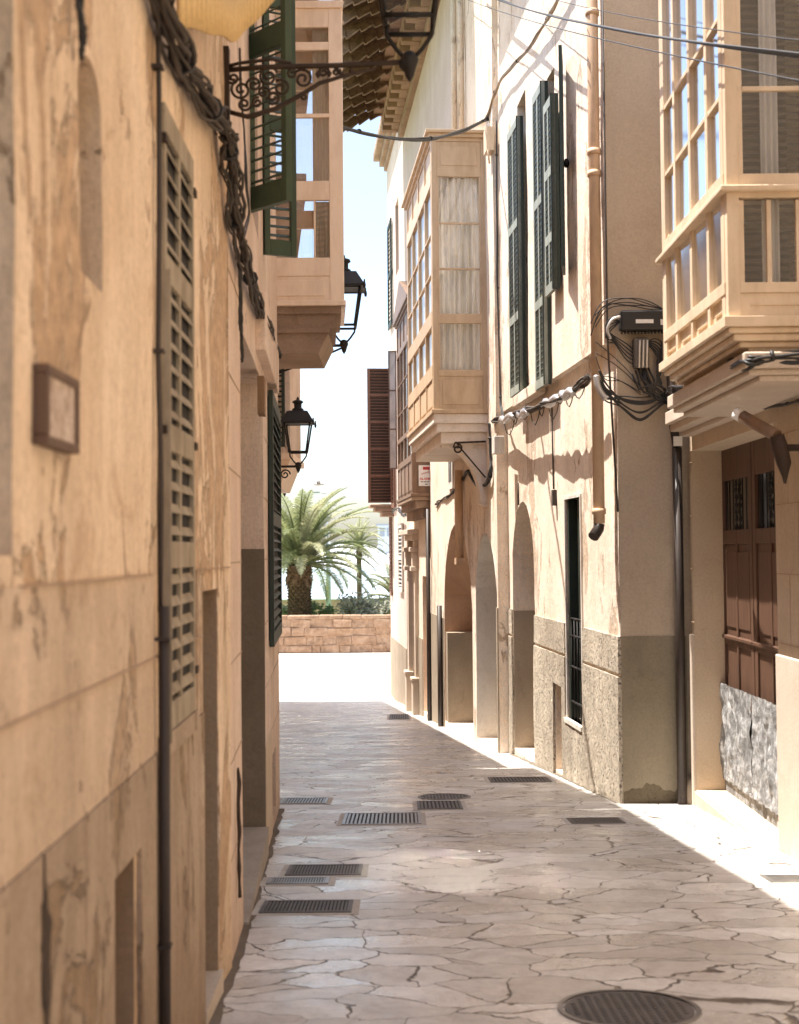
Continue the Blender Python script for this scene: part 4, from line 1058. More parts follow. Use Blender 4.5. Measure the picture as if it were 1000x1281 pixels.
    m = MB(); zb = F.hit(748, 655, .2)[1]
    m.tube([F.p(tp, 11.5, .18), F.p(tp, zb, .18)], .062, 12)
    for py in (5, 185, 213, 640):
        z = F.hit(745, py, .2)[1]; m.tube([F.p(tp, z - .03, .18), F.p(tp, z + .03, .18)], .075, 12)
    dp = m.build('drainpipe', M['peach_pipe'], HA)
    m = MB(); m.tube([F.p(tp, zb, .18), F.p(tp, zb - .06, .19), F.p(tp - .06, zb - .14, .26)], .06, 10); m.build('spout', M['dark_pipe'], dp)
    m = MB(); m.tube([F.p(tp - .22, 11.5, .12), F.p(tp - .22, 3.85, .12), F.p(tp - .2, 2.0, .03)], .012, 6); m.build('conduit', M['dark_pipe'], HA)
    m = MB(); t9 = F.hit(694, 560)[0]; m.tube([F.p(t9, F.hit(694, 505)[1], .03), F.p(t9, F.hit(694, 612)[1], .02)], .012, 6); m.fbox(F, t9 - .12, t9 - .04, F.hit(700, 632)[1], F.hit(700, 612)[1], 0, .06); m.build('bell_wire', M['cable_worn'], HA)
    # iron stay above the arch
    m = MB(); t8 = F.hit(650, 600)[0]; m.tube([F.p(t8, F.hit(650, 632)[1], .02), F.p(t8, F.hit(650, 604)[1], .02)], .015, 5); m.build('iron_stay', M['iron_brown'], HA)
    # blotches of lost paint on the end wall base
    m = MB()
    def blot(px, py, r):
        c = at(px, py, 13.46); pts = [c + Vector((math.cos(a) * r * R_.uniform(.85, 1.12), 0, math.sin(a) * r * 1.1 * R_.uniform(.85, 1.12))) + Vector((0, -.002, 0)) for a in [i * .45 for i in range(14)]]
        m.poly(pts)
    m = MB(); x0, x1 = FA.p(13.47, 0).x + .01, 3.0; n = 40; base = at(800, 1003, 13.46).z
    for i in range(n):
        a, b = x0 + (x1 - x0) * i / n, x0 + (x1 - x0) * (i + 1) / n
        h = lambda x: base + .10 + .10 * noise.noise(Vector((x * 5, 3, 1))) + .05 * noise.noise(Vector((x * 17, 3, 1))) + .10 * max(0, 1 - abs(x - 2.55) * 4)
        m.quad((a, 13.463, -1.9), (b, 13.463, -1.9), (b, 13.463, h(b)), (a, 13.463, h(a)))
    m.build('damp_stain', M['damp'], HA, recalc=False)
corner_house()

# ------------------------------------------------------------------ RIGHT row A2 (long house with bays)
HL = empty('long_house', (1.0, 28, gz(28)), 'long cream house, upper wall coloured as if shaded, with a tall ochre glazed bay and arched doorways', 'house')
YB = 36.2
def bay(F, y0, y1, proj, z0, z1, rows, cols, mt, parent, side_rows, base_panel, top_panel, glassm, frieze=.0):
    """box bay on wall F from y0 (near) to y1, proj deep. Near side is one sash, the front has cols of panes."""
    S = F.side(y0, -1); S2 = F.side(y1, 1); FF = F.off(proj)
    m = MB(); post = .07
    zz0, zz1 = z0 + base_panel, z1 - top_panel
    # near and far sides
    for s in (S, S2):
        m.fbox(s, proj - post * 1.2, proj, z0, z1, -.07, 0); m.fbox(s, -.02, post, z0, z1, -.07, 0)
        for (a, b) in side_rows['rails']: m.fbox(s, post, proj - post * 1.2, a, b, -.06, -.004)
        for z in side_rows['bars']: m.fbox(s, post + .04, proj - post * 1.2 - .04, z - .016, z + .016, -.05, -.012)
        for (a, b) in side_rows['lights']:
            m.fbox(s, post, post + .035, a, b, -.055, -.008); m.fbox(s, proj - post * 1.2 - .035, proj - post * 1.2, a, b, -.055, -.008)
        m.fbox(s, post, proj - post * 1.2, z0, zz0, -.05, -.018); m.fbox(s, post + .07, proj - post * 1.2 - .07, z0 + .1, zz0 - .08, -.02, -.008)
        m.fbox(s, post, proj - post * 1.2, zz1, z1, -.05, -.018); m.fbox(s, post + .07, proj - post * 1.2 - .07, zz1 + .08, z1 - .08, -.02, -.008)
    # front: mullions and rails
    L = y1 - y0
    for k in range(cols + 1):
        t = y0 + L * k / cols; hw = post * (.5 if 0 < k < cols else .62); t = min(max(t, y0 + hw + .071), y1 - hw - .071)
        m.fbox(FF, t - hw, t + hw, z0, z1, -.07, .004)
    for (a, b) in rows['rails']: m.fbox(FF, y0 + .06, y1 - .06, a, b, -.06, .010)
    for z in rows['bars']: m.fbox(FF, y0 + .06, y1 - .06, z - .018, z + .018, -.05, -.002)
    for k in range(cols):   # slender secondary bar in each light
        t = y0 + L * (k + .5) / cols
        if rows.get('half'): m.fbox(FF, t - .016, t + .016, zz0, zz1, -.05, -.004)
    m.fbox(FF, y0 + .06, y1 - .06, z0, zz0, -.05, -.022); m.fbox(FF, y0 + .06, y1 - .06, zz1, z1, -.05, -.022)
    for k in range(cols):
        t = y0 + L * k / cols
        m.fbox(FF, t + .12, t + L / cols - .12, z0 + .1, zz0 - .1, -.025, -.008)
    # floor, top cap and cornice mouldings
    for (e, a, b) in ((.0, z1, z1 + .06), (.05, z1 + .06, z1 + .12), (.1, z1 + .12, z1 + .17)):
        P = [F.p(y0 - e, 0, -.02), F.p(y1 + e, 0, -.02), F.p(y1 + e, 0, proj + e), F.p(y0 - e, 0, proj + e)]
        m.hexa([p + Z * a for p in P] + [p + Z * b for p in P])
    for (e, a, b) in ((.035, z0 - .05, z0 + .02),):
        P = [F.p(y0 - e, 0, -.02), F.p(y1 + e, 0, -.02), F.p(y1 + e, 0, proj + e), F.p(y0 - e, 0, proj + e)]
        m.hexa([p + Z * a for p in P] + [p + Z * b for p in P])
    o = m.build('bay_window', mt, parent, bevel=.006)
    g = MB()
    for (a, b) in side_rows['lights']: pane(g, S, post, proj - post, a, b, -.03); pane(g, S2, post, proj - post, a, b, -.03)
    g.build_split('glass', M['glass'], o, recalc=False)
    g = MB()
    for k in range(cols):
        a, b = y0 + L * k / cols, y0 + L * (k + 1) / cols
        zl = [zz0] + sorted([z for z in rows['bars']] + [sum(r) / 2 for r in rows['rails']]) + [zz1]
        for p, q in zip(zl, zl[1:]):
            if q - p > .15: pane(g, FF, a + .03, b - .03, p, q, -.03, (R_.uniform(-.004, .004) if q > rows.get('lean', -9) else -.026 * (q - p)))
    g.build('front_glass', glassm, o, recalc=False)
    return o, S, FF

def stepped_corbel(F, y0, y1, proj, z0, name, mt, parent, steps):
    m = MB()
    for (e, a, b, pr) in steps:
        P = [F.p(y0 + e, 0, -.05), F.p(y1 - e, 0, -.05), F.p(y1 - e, 0, pr), F.p(y0 + e, 0, pr)]
        m.hexa([p + Z * (z0 - b) for p in P] + [p + Z * (z0 - a) for p in P])
    return m.build(name, mt, parent, bevel=.012)

FA2 = FA.off(.18)
def long_house():
    F = FA2
    b0, b1 = 20.42, F.hit(597, 900)[0]; zc = F.hit(609, 667)[1]
    arch2 = op(b0, b1, gz(22) + .02, zc, .8, zc - (b1 - b0) / 2)
    c0, c1 = F.hit(592, 860)[0], F.hit(557, 860)[0]; zc1 = F.hit(571, 655)[1]
    arch1 = op(c0, c1, gz(26) + .02, zc1, .9, zc1 - (c1 - c0) / 2 + .3)
    sl = op(F.hit(563, 130)[0], F.hit(553.5, 130)[0], F.hit(558, 158)[1] - .9, F.hit(558, 108)[1], .2)
    dr = op(31.0, 31.9, gz(31.4) + .1, 1.0, .3); dr2 = op(33.2, 34.8, gz(34) + .1, 1.9, .5)
    w = wall(F, YA, YB, -3.4, 13.6, [arch2, arch1, sl, dr, dr2], back=6, seg=.4, amp=.012); w.build('wall', M['cream'], HL)
    # upper strip proud of the lower wall, eave shade put into its colour
    m = MB(); m.fbox(F, 25.2, YB - .003, 8.9, 13.34, -.01, .012); m.build('upper_wall', M['shade_rose'], HL)
    m = MB(); m.fbox(F, b0 - .1, b1 + .1, -2, arch2['z1'] + .1, -.86, -.801); m.build('door', M['darkwood'], HL)
    m = MB(); m.fbox(F, c0 - .1, c1 + .1, -2.4, arch1['z1'] + .1, -.96, -.901); m.build('door', M['darkwood'], HL)
    m = MB(); m.fbox(F, sl['t0'], sl['t1'], sl['z0'], sl['z1'], -.25, -.201); m.build('window', M['brown_shutter'], HL)
    m = MB(); m.fbox(F, 31, 31.9, -2.6, 1.05, -.35, -.301); m.build('door', M['reveal_pink'], HL)
    m = MB(); m.fbox(F, 33.2, 34.8, -2.8, 1.95, -.55, -.501); m.build('door', M['darkwood'], HL)
    # limewashed lining of the far jambs (follows the arch)
    def lining(o, depth, mt, nm):
        m = MB(); c = (o['t0'] + o['t1']) / 2; r = (o['t1'] - o['t0']) / 2 - .012; Nn = 16
        pts = [(o['t1'] - .012, o['z0'])] + [(c + r * math.cos(math.pi * k / Nn), o['spring'] + (o['z1'] - o['spring'] - .012) * math.sin(math.pi * k / Nn)) for k in range(Nn + 1)]
        for (a, za), (b, zb) in zip(pts, pts[1:]): m.quad(F.p(a, za, .0), F.p(b, zb, .0), F.p(b, zb, -depth + .01), F.p(a, za, -depth + .01), True)
        m.build(nm, mt, HL, recalc=False)
    lining(arch2, .8, M['reveal_white'], 'arch_lining'); lining(arch1, .9, M['reveal_pink'], 'arch_lining')
    m = MB(); m.fbox(F, arch1['t1'] - .35, arch1['t1'] - .01, -2.6, F.hit(575, 800)[1], -.88, -.02); m.build('jamb_facing', M['grey_render'], HL)
    # base dado
    zd = .55
    m = MB(); zg = F.hit(618, 766)[1]
    m.fbox(F, YA + .003, b0 - .01, -2.5, .7, -.01, .02); m.fbox(F, c1 + .05, 31.0 - .05, -3, F.hit(548, 770)[1], -.01, .02); m.fbox(F, 31.95, 33.1, -3, F.hit(530, 800)[1], -.01, .02); m.fbox(F, 34.9, YB - .01, -3, F.hit(512, 800)[1], -.01, .02)
    m.build_split('dado', M['grey_render'], HL)
    # door surround far down: pilasters on plinths and capital
    m = MB(); m.fbox(F, 32.95, 33.2, -3, 1.9, -.02, .10); m.fbox(F, 34.8, 35.05, -3, 1.9, -.02, .10)
    for t in (33.07, 34.92): m.fbox(F, t - .2, t + .2, -3, gz(34) + .95, -.02, .18); m.fbox(F, t - .23, t + .23, gz(34) + .95, gz(34) + 1.03, -.02, .21)
    m.fbox(F, 32.85, 35.15, 1.9, 2.05, -.02, .16); m.fbox(F, 32.75, 35.25, 2.05, 2.18, -.02, .3)
    for t in (33.07, 34.92): m.fbox(F, t - .16, t + .16, 1.1, 1.22, -.02, .2); m.fbox(F, t - .13, t + .13, 1.22, 1.6, -.02, .16); m.fbox(F, t - .18, t + .18, 1.6, 1.72, -.02, .22)
    m.build('door_surround', M['limestone_pale'], HL, bevel=.012)
    # cornice with modillions under the eave
    m = MB(); zt = 13.6
    for (d, a, b) in ((.15, zt - .25, zt), (.35, zt, zt + .22), (.62, zt + .22, zt + .42), (.85, zt + .42, zt + .58)):
        m.fbox(F, 22.4, YB, a, b, -.05, d)
    for k in range(22):
        t = 22.8 + k * .63; m.fbox(F, t, t + .24, zt - .02, zt + .2, .15, .6)
    m.build('cornice', M['cornice'], HL, bevel=.02)
    m = MB(); m.tube([F.p(22.4, zt + .62, .90), F.p(YB, zt + .62, .90)], .06, 8); m.build('gutter', M['white_wood'], HL)
    # tiled eave seen from below: battens of scalloped tile ends running out over the street
    m = MB(); rim = MB()
    for i in range(17):
        t = 22.6 + i * .84; n = 48; pr = []
        def bot(u):
            d = .6 + u * 1.5; q = (u * 4.6 + i * .37) % 1.0
            return F.p(t - .10, zt + .40 - u * .60 - .09 * q - .05 * math.sin(u * 5 + i), d)
        def topp(u): return F.p(t + .06, zt + .72 - u * .60, .6 + u * 1.5)
        for j in range(n):
            u0, u1 = j / n, (j + 1) / n
            m.quad(bot(u0), bot(u1), topp(u1), topp(u0)); m.quad(bot(u0) + Vector((0, .05, .01)), bot(u1) + Vector((0, .05, .01)), topp(u1) + Vector((0, .05, 0)), topp(u0) + Vector((0, .05, 0)))
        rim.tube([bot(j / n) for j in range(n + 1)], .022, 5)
    er = m.build('eave_tiles', M['terra'], HL, recalc=False); rim.build('tile_edge', M['lit_tile_rim'], er)  # pale lips carry painted light along the scallops
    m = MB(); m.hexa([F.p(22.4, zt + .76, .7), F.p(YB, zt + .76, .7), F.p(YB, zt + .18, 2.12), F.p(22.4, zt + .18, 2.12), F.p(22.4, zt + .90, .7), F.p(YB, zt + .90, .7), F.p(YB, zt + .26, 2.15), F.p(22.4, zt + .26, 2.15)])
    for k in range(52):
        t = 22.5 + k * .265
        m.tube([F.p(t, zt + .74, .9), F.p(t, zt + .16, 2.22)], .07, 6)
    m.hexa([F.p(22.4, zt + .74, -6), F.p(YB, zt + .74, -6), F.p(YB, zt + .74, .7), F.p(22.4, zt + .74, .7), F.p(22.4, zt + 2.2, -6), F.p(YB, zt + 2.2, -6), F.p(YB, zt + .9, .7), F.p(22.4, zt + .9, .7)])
    m.build('roof', M['tile_shade'], HL)  # underside coloured dark as the shaded gaps between tile rows
    # pale pipes down the upper wall
    m = MB()
    for px in (573, 582):
        t = F.hit(px, 60)[0]; m.tube([F.p(t, 13.5, .08), F.p(t, 9.0, .08)], .055, 8)
    m.build('drainpipe', M['cream'], HL)
    m = MB(); t = F.hit(554, 700)[0]; m.tube([F.p(t, F.hit(553, 757)[1], .08), F.p(t, gz(29) - .1, .08)], .055, 8); m.build('drainpipe', M['dark_pipe'], HL, label='black drainpipe')
    m = MB(); t = F.hit(540, 760)[0]; m.tube([F.p(t, 2.6, .07), F.p(t, gz(31) - .1, .07)], .05, 8); m.build('drainpipe', M['dark_pipe'], HL)
    m = MB(); t = F.hit(581, 640)[0]; m.tube([F.p(t, F.hit(581, 588)[1], .1), F.p(t, F.hit(581, 702)[1], .1)], .075, 8); m.fbox(F, t - .12, t + .12, F.hit(581, 706)[1], F.hit(581, 698)[1], .0, .18); m.build('drainpipe', M['peach_pipe'], HL)
    # the tall ochre bay
    y0 = 21.15; S0 = F.side(y0)
    zz = lambda py: at(575, py, y0).z
    proj = (F.p(y0, 0, 0) - at(541, 400, y0)).dot(Vector((1, 0, 0))) * .997
    y1 = F.off(proj).hit(510, 400)[0]
    z0, z1 = zz(514), zz(178)
    sr = dict(rails=[(zz(405), zz(393)), (zz(471), zz(463)), (zz(222), zz(212))], bars=[zz(280), zz(337)], lights=[(zz(463), zz(405)), (zz(393), zz(222))])
    fr = dict(rails=[(zz(408), zz(388)), (zz(474), zz(456)), (zz(232), zz(214))], bars=[zz(290), zz(340)], half=False)
    o, S, FF = bay(F, y0, y1, proj, z0, z1, fr, 4, M['bay_ochre'], HL, sr, zz(470) - z0, z1 - zz(214), M['glass_front'])
    curtain(S, .1, proj - .1, zz(463), zz(222), -.12, 'curtain', M['curtain'], o, .05, 7)
    curtain(FF, y0 + .1, y1 - .1, zz(463), zz(222), -.075, 'curtain', M['curtain'], o, .012, 16)
    stepped_corbel(F, y0, y1, proj, z0 - .05, 'corbel', M['corbel'], HL, ((.0, 0, .16, proj + .0), (.05, .16, .30, proj - .05), (.12, .30, .49, proj - .13)))
    # curved stone bracket under each end
    for t in (y0 + .2,):
        m = MB(); prof = [(proj - .14, z0 - .5)]; Nn = 12
        for k in range(Nn + 1):
            a = math.pi / 2 * k / Nn; prof.append((.10 + (proj - .26) * (1 - math.sin(a)), z0 - .58 - .95 * (1 - math.cos(a))))
        prof += [(-.05, z0 - 1.6), (-.05, z0 - .5)]
        m.prism([F.p(t, z, d) for d, z in prof], F.D.normalized() * .32); m.build('bracket', M['corbel'], HL, bevel=.015)
    m = MB(); zt_ = zz(552)
    m.tube([F.p(y0 + .12, zt_, .02), F.p(y0 + .12, zt_ - .02, proj - .36), F.p(y0 + .12, zt_ - .1, proj - .34)], .018, 6); m.tube([F.p(y0 + .12, zt_ - .6, .03), F.p(y0 + .12, zt_ - .05, proj * .55)], .014, 6)
    spiral(m, F.p(y0 + .12, zt_ - .12, proj - .40), F.n, Z, .09, 1.2, .016, 1.5); m.build('iron_brace', M['iron_brown'], HL)
    # small brown bay further on
    y0 = 30.0; zz2 = lambda py: at(530, py, y0).z
    proj = (F.p(y0, 0, 0) - at(515.5, 580, y0)).dot(Vector((1, 0, 0))) * .997
    y1 = F.off(proj).hit(497.5, 560)[0]
    z0, z1 = zz2(618), zz2(378)
    sr = dict(rails=[(zz2(576), zz2(570)), (zz2(545), zz2(540)), (zz2(420), zz2(414))], bars=[zz2(480)], lights=[(zz2(570), zz2(545)), (zz2(540), zz2(420))])
    fr = dict(rails=[(zz2(576), zz2(568)), (zz2(540), zz2(534)), (zz2(420), zz2(412))], bars=[zz2(500), zz2(460)])
    o, S, FF = bay(F, y0, y1, proj, z0, z1, fr, 4, M['bay_brown'], HL, sr, zz2(574) - z0, z1 - zz2(414), M['glass_front'])
    curtain(FF, y0 + .1, y1 - .1, zz2(570), zz2(420), -.075, 'curtain', M['curtain'], o, .012, 10)
    curtain(S, .08, proj - .08, zz2(570), zz2(420), -.14, 'curtain', M['blind'], o, .02, 5)
    m = MB(); zp = z1 + .17   # pediment
    m.prism([F.p(y0 - .1, zp, proj + .1), F.p(y1 + .1, zp, proj + .1), F.p((y0 + y1) / 2, zp + .75, proj + .1)], F.n * -(proj + .1)); m.build('pediment', M['bay_brown'], o)
    stepped_corbel(F, y0, y1, proj, z0 - .05, 'corbel', M['cornice'], HL, ((.0, 0, .10, proj + .02), (.05, .10, .28, proj - .08), (.12, .28, .5, proj - .22)))
    # open white casement at the far end of the small bay
    za, zb = zz2(572), zz2(404); q = FF.p(y1 + .15, 0, .0); C = Frame((q.x, q.y), (-1, .12), (0, -1))
    m = MB(); wdt = .22; sash(m, C, 0, wdt, za, zb, 1, 3, .03, .035, -.04, 0); cs = m.build('casement', M['bay_brown'], HL)
    m = MB(); m.fbox(C, .03, wdt - .03, za + .03, zb - .03, -.03, -.02); m.build('pane', M['white_wood'], cs)
    # small shuttered loophole and meter box on the wall
    m = MB(); t = F.hit(565, 590)[0]; m.fbox(F, t - .35, t + .35, F.hit(565, 612)[1], F.hit(565, 570)[1], -.02, .03); lp = m.build('window', M['white_wood'], HL)
    m = MB(); m.fbox(F, t - .22, t - .05, F.hit(565, 603)[1], F.hit(565, 576)[1], .03, .036); m.fbox(F, t + .05, t + .22, F.hit(565, 603)[1], F.hit(565, 576)[1], .03, .036); m.build('pane', M['dark'], lp)
    m = MB(); t = F.hit(622, 560, .1)[0]; m.fbox(F, t - .12, t + .14, F.hit(622, 568, .1)[1], F.hit(622, 546, .1)[1], 0, .16); m.build('meter_box', M['white_wood'], HL, bevel=.01)
    m = MB(); t = F.hit(617, 190)[0]; m.fbox(F, t - .1, t + .2, F.hit(617, 190)[1], F.hit(617, 160)[1], .0, .12); m.tube([F.p(t - .1, F.hit(617, 190)[1], .1), F.p(t, F.hit(617, 205)[1], .06)], .015, 5); m.build('junction_box', M['bay_cream'], HL)
    return S, y0, proj, zz2
SB, yb0, projb, zzb = long_house()

# alarm plate on the brown bay
def alarm():
    p0 = at(524, 608, yb0 - .03); p1 = at(543, 582, yb0 - .03)
    S = SB; n = S.n
    a = (p0 - S.B).dot(S.D); b = (p1 - S.B).dot(S.D); a, b = min(a, b), max(a, b); z0, z1 = p0.z, p1.z
    r = empty('alarm_sign', S.p((a + b) / 2, z0, 0), 'white and red alarm notice fixed to the brown bay window', 'sign')
    m = MB(); m.fbox(S, a, b, z0, z1, .0, .02); m.build('plate', M['white'], r)
    w, h = b - a, z1 - z0
    # in the picture the plate's left edge is the outer end of the bay: width runs from b to a
    X = lambda u: b - w * u
    m = MB(); m.fbox(S, X(.72), X(.28), z0 + h * .78, z0 + h * .93, .02, .024); m.build('emblem', M['red'], r)
    m = MB()
    for k in range(3): m.lathe(S.p(X(.36 + .14 * k), z0 + h * .855, .0245) + Vector((0, 0, -.012)), [(.012, 0), (.012, .024)], 8)
    m.build('emblem_dot', M['ink'], r)
    m = MB(); m.tube([S.p(X(.15 + .055 * i), z0 + h * (.56 + .012 * i + .045 * math.sin(i * 2.3)), .024) for i in range(12)], .006, 5); m.build('script', M['red'], r)
    def text(body, size, u, zc, mt, nm):
        cu = bpy.data.curves.new(nm, 'FONT'); cu.body = body; cu.size = size; cu.align_x = 'CENTER'; cu.align_y = 'CENTER'; cu.extrude = .001; cu.offset = size * .02
        tmp = bpy.data.objects.new(nm, cu); COL.objects.link(tmp); bpy.context.view_layer.update()
        dg = bpy.context.evaluated_depsgraph_get(); me = bpy.data.meshes.new_from_object(tmp.evaluated_get(dg)); bpy.data.objects.remove(tmp)
        xdir = -S.D.normalized(); o_ = S.p(X(u), zc, .024)
        if xdir.x < 0: xdir = -xdir
        for v in me.vertices:
            q = o_ + xdir * v.co.x + Z * v.co.y + S.n * v.co.z; v.co = q - wloc(r)
        me.materials.clear(); me.materials.append(mt); ob = bpy.data.objects.new(nm, me); link(ob); ob.parent = r
    text('ALARMA', h * .17, .5, z0 + h * .34, M['red'], 'lettering')
    m = MB()
    for (ua, ub, zc) in ((.12, .3, .2), (.34, .5, .2), (.54, .68, .2), (.72, .88, .2), (.42, .58, .08)): m.fbox(S, X(ub), X(ua), z0 + h * (zc - .02), z0 + h * (zc + .02), .02, .0235)
    m.build('fine_print', M['ink'], r)
alarm()

# ------------------------------------------------------------------ RIGHT row A3 (last house before the plaza)
HF = empty('end_house', (.2, 40, gz(40)), 'last pale house before the plaza with a big brown shutter standing open', 'house')
def end_house():
    F = FA; Y1 = 44.6
    s1 = op(F.hit(499, 300)[0] , F.hit(495, 300)[0], F.hit(497, 342)[1], F.hit(497, 250)[1], .2)
    d1 = op(37.6, 38.3, gz(38) + .1, .8, .3); 
    w = wall(F, YB, Y1, -3.8, 15.0, [s1, d1], back=8, seg=.8, amp=.008); w.build('wall', M['shade_rose'], HF)  # wall toned darker in place of the shade on its upper part
    m = MB(); m.fbox(F, s1['t0'], s1['t1'], s1['z0'], s1['z1'], -.25, -.201); m.build('window', M['brown_shutter'], HF)
    m = MB(); m.fbox(F, 37.6, 38.3, -3.3, .85, -.35, -.301); m.build('door', M['brown_shutter'], HF)
    m = MB(); m.fbox(F, YB + .003, 37.5, -3.7, F.hit(508, 785)[1] , -.01, .02); m.fbox(F, 38.4, Y1, -3.7, F.hit(495, 800)[1], -.01, .02); m.build_split('dado', M['grey_render'], HF)
    m = MB()
    for (d, a, b) in ((.1, 15, 15.2), (.25, 15.2, 15.45), (.45, 15.45, 15.75)): m.fbox(F, YB, Y1 + d, a, b, -8, d)
    m.build('cornice', M['cornice'], HF, bevel=.03)
    # shutters on the flat wall
    for (pxa, pxb, pya, pyb) in ((503, 498.5, 740, 655),):
        a, b = F.hit(pxa, 700, .06)[0], F.hit(pxb, 700, .06)[0]; z0, z1 = F.hit(500, pya, .06)[1], F.hit(500, pyb, .06)[1]
        m = MB(); louvre(m, F.p(a, z0, .02), F.D.normalized(), F.n, b - a, z1 - z0, .05, .1, .14, ((z1 - z0) / 2,), .12); s = m.build('shutter', M['white_wood'], HF)
        m = MB(); m.fbox(F, a + .05, b - .05, z0 + .05, z1 - .05, .0, .03); m.build('backing', M['dark'], s)  # black sheet paints the shade seen through the slats
    for (pxa, pxb, pya, pyb) in ((489.5, 487.5, 745, 640),):
        a, b = F.hit(pxa, 700, .06)[0], min(F.hit(pxb, 700, .06)[0], Y1 - .2); z0, z1 = F.hit(489, pya, .06)[1], F.hit(489, pyb, .06)[1]
        m = MB(); louvre(m, F.p(a, z0, .02), F.D.normalized(), F.n, b - a, z1 - z0, .05, .1, .14, (), .12); m.build('shutter', M['brown_shutter'], HF)
    for (ta, tb, pya, pyb) in ((42.2, 43.6, 410, 280),):
        z0, z1 = at(481, pya, 43).z, at(481, pyb, 43).z
        m = MB(); louvre(m, F.p(ta, z0, .04), F.D.normalized(), F.n, tb - ta, z1 - z0, .05, .1, .14, ((z1 - z0) / 2,), .14); m.build('shutter', M['green'], HF)
    # brown shuttered box
    y0, y1 = 43.0, 43.12
    xw = F.p(y0, 0).x; xo = at(460, 540, y0).x; proj = xw - xo
    z1, z0 = at(475, 461, y0).z, at(475, 629, y0).z
    S = F.side(y0); FF = F.off(proj)
    m = MB(); n = 5; hh = (z1 - z0) / n
    m.fbox(S, proj - .1, proj, z0, z1, -.06, 0); m.fbox(S, 0, .1, z0, z1, -.06, 0)
    for k in range(n + 1): z = z0 + hh * k; m.fbox(S, .1, proj - .1, max(z - .035, z0), min(z + .035, z1), -.05, -.004)
    for k in range(n * 9):
        z = z0 + (z1 - z0) * (k + .5) / (n * 9)
        m.obox(S.p(.09, z, -.03), S.D.normalized(), (S.n * .8 - Z * .6).normalized(), (S.n * .6 + Z * .8).normalized(), (0, proj - .18), (-.03, .03), (-.006, .006))
    bx = m.build('shutter', M['brown_shutter'], HF)
    m = MB(); m.fbox(F, y0 + .065, y1 - .01, z0 + .02, z1 - .02, .01, proj - .02); m.build('backing', M['darkwood'], bx)
    m = MB()
    for (d, a, b) in ((proj - .06, .05, .16), (proj - .22, .16, .3), (proj - .45, .3, .46)): m.fbox(F, y0 - .1, y0 + .9, z0 - b, z0 - a, -.02, d)
    m.build('corbel', M['cornice'], HF, bevel=.03)
    # slatted strip of shutter against the wall beside the box
    m = MB(); louvre(m, F.p(y0 - 1.4, z0 - .2, .03), F.D.normalized(), F.n, 1.3, z1 - z0 + .3, .06, .12, .16, ((z1 - z0) * .33, (z1 - z0) * .66), .14); m.build('shutter', M['brown_shutter'], HF)
end_house()

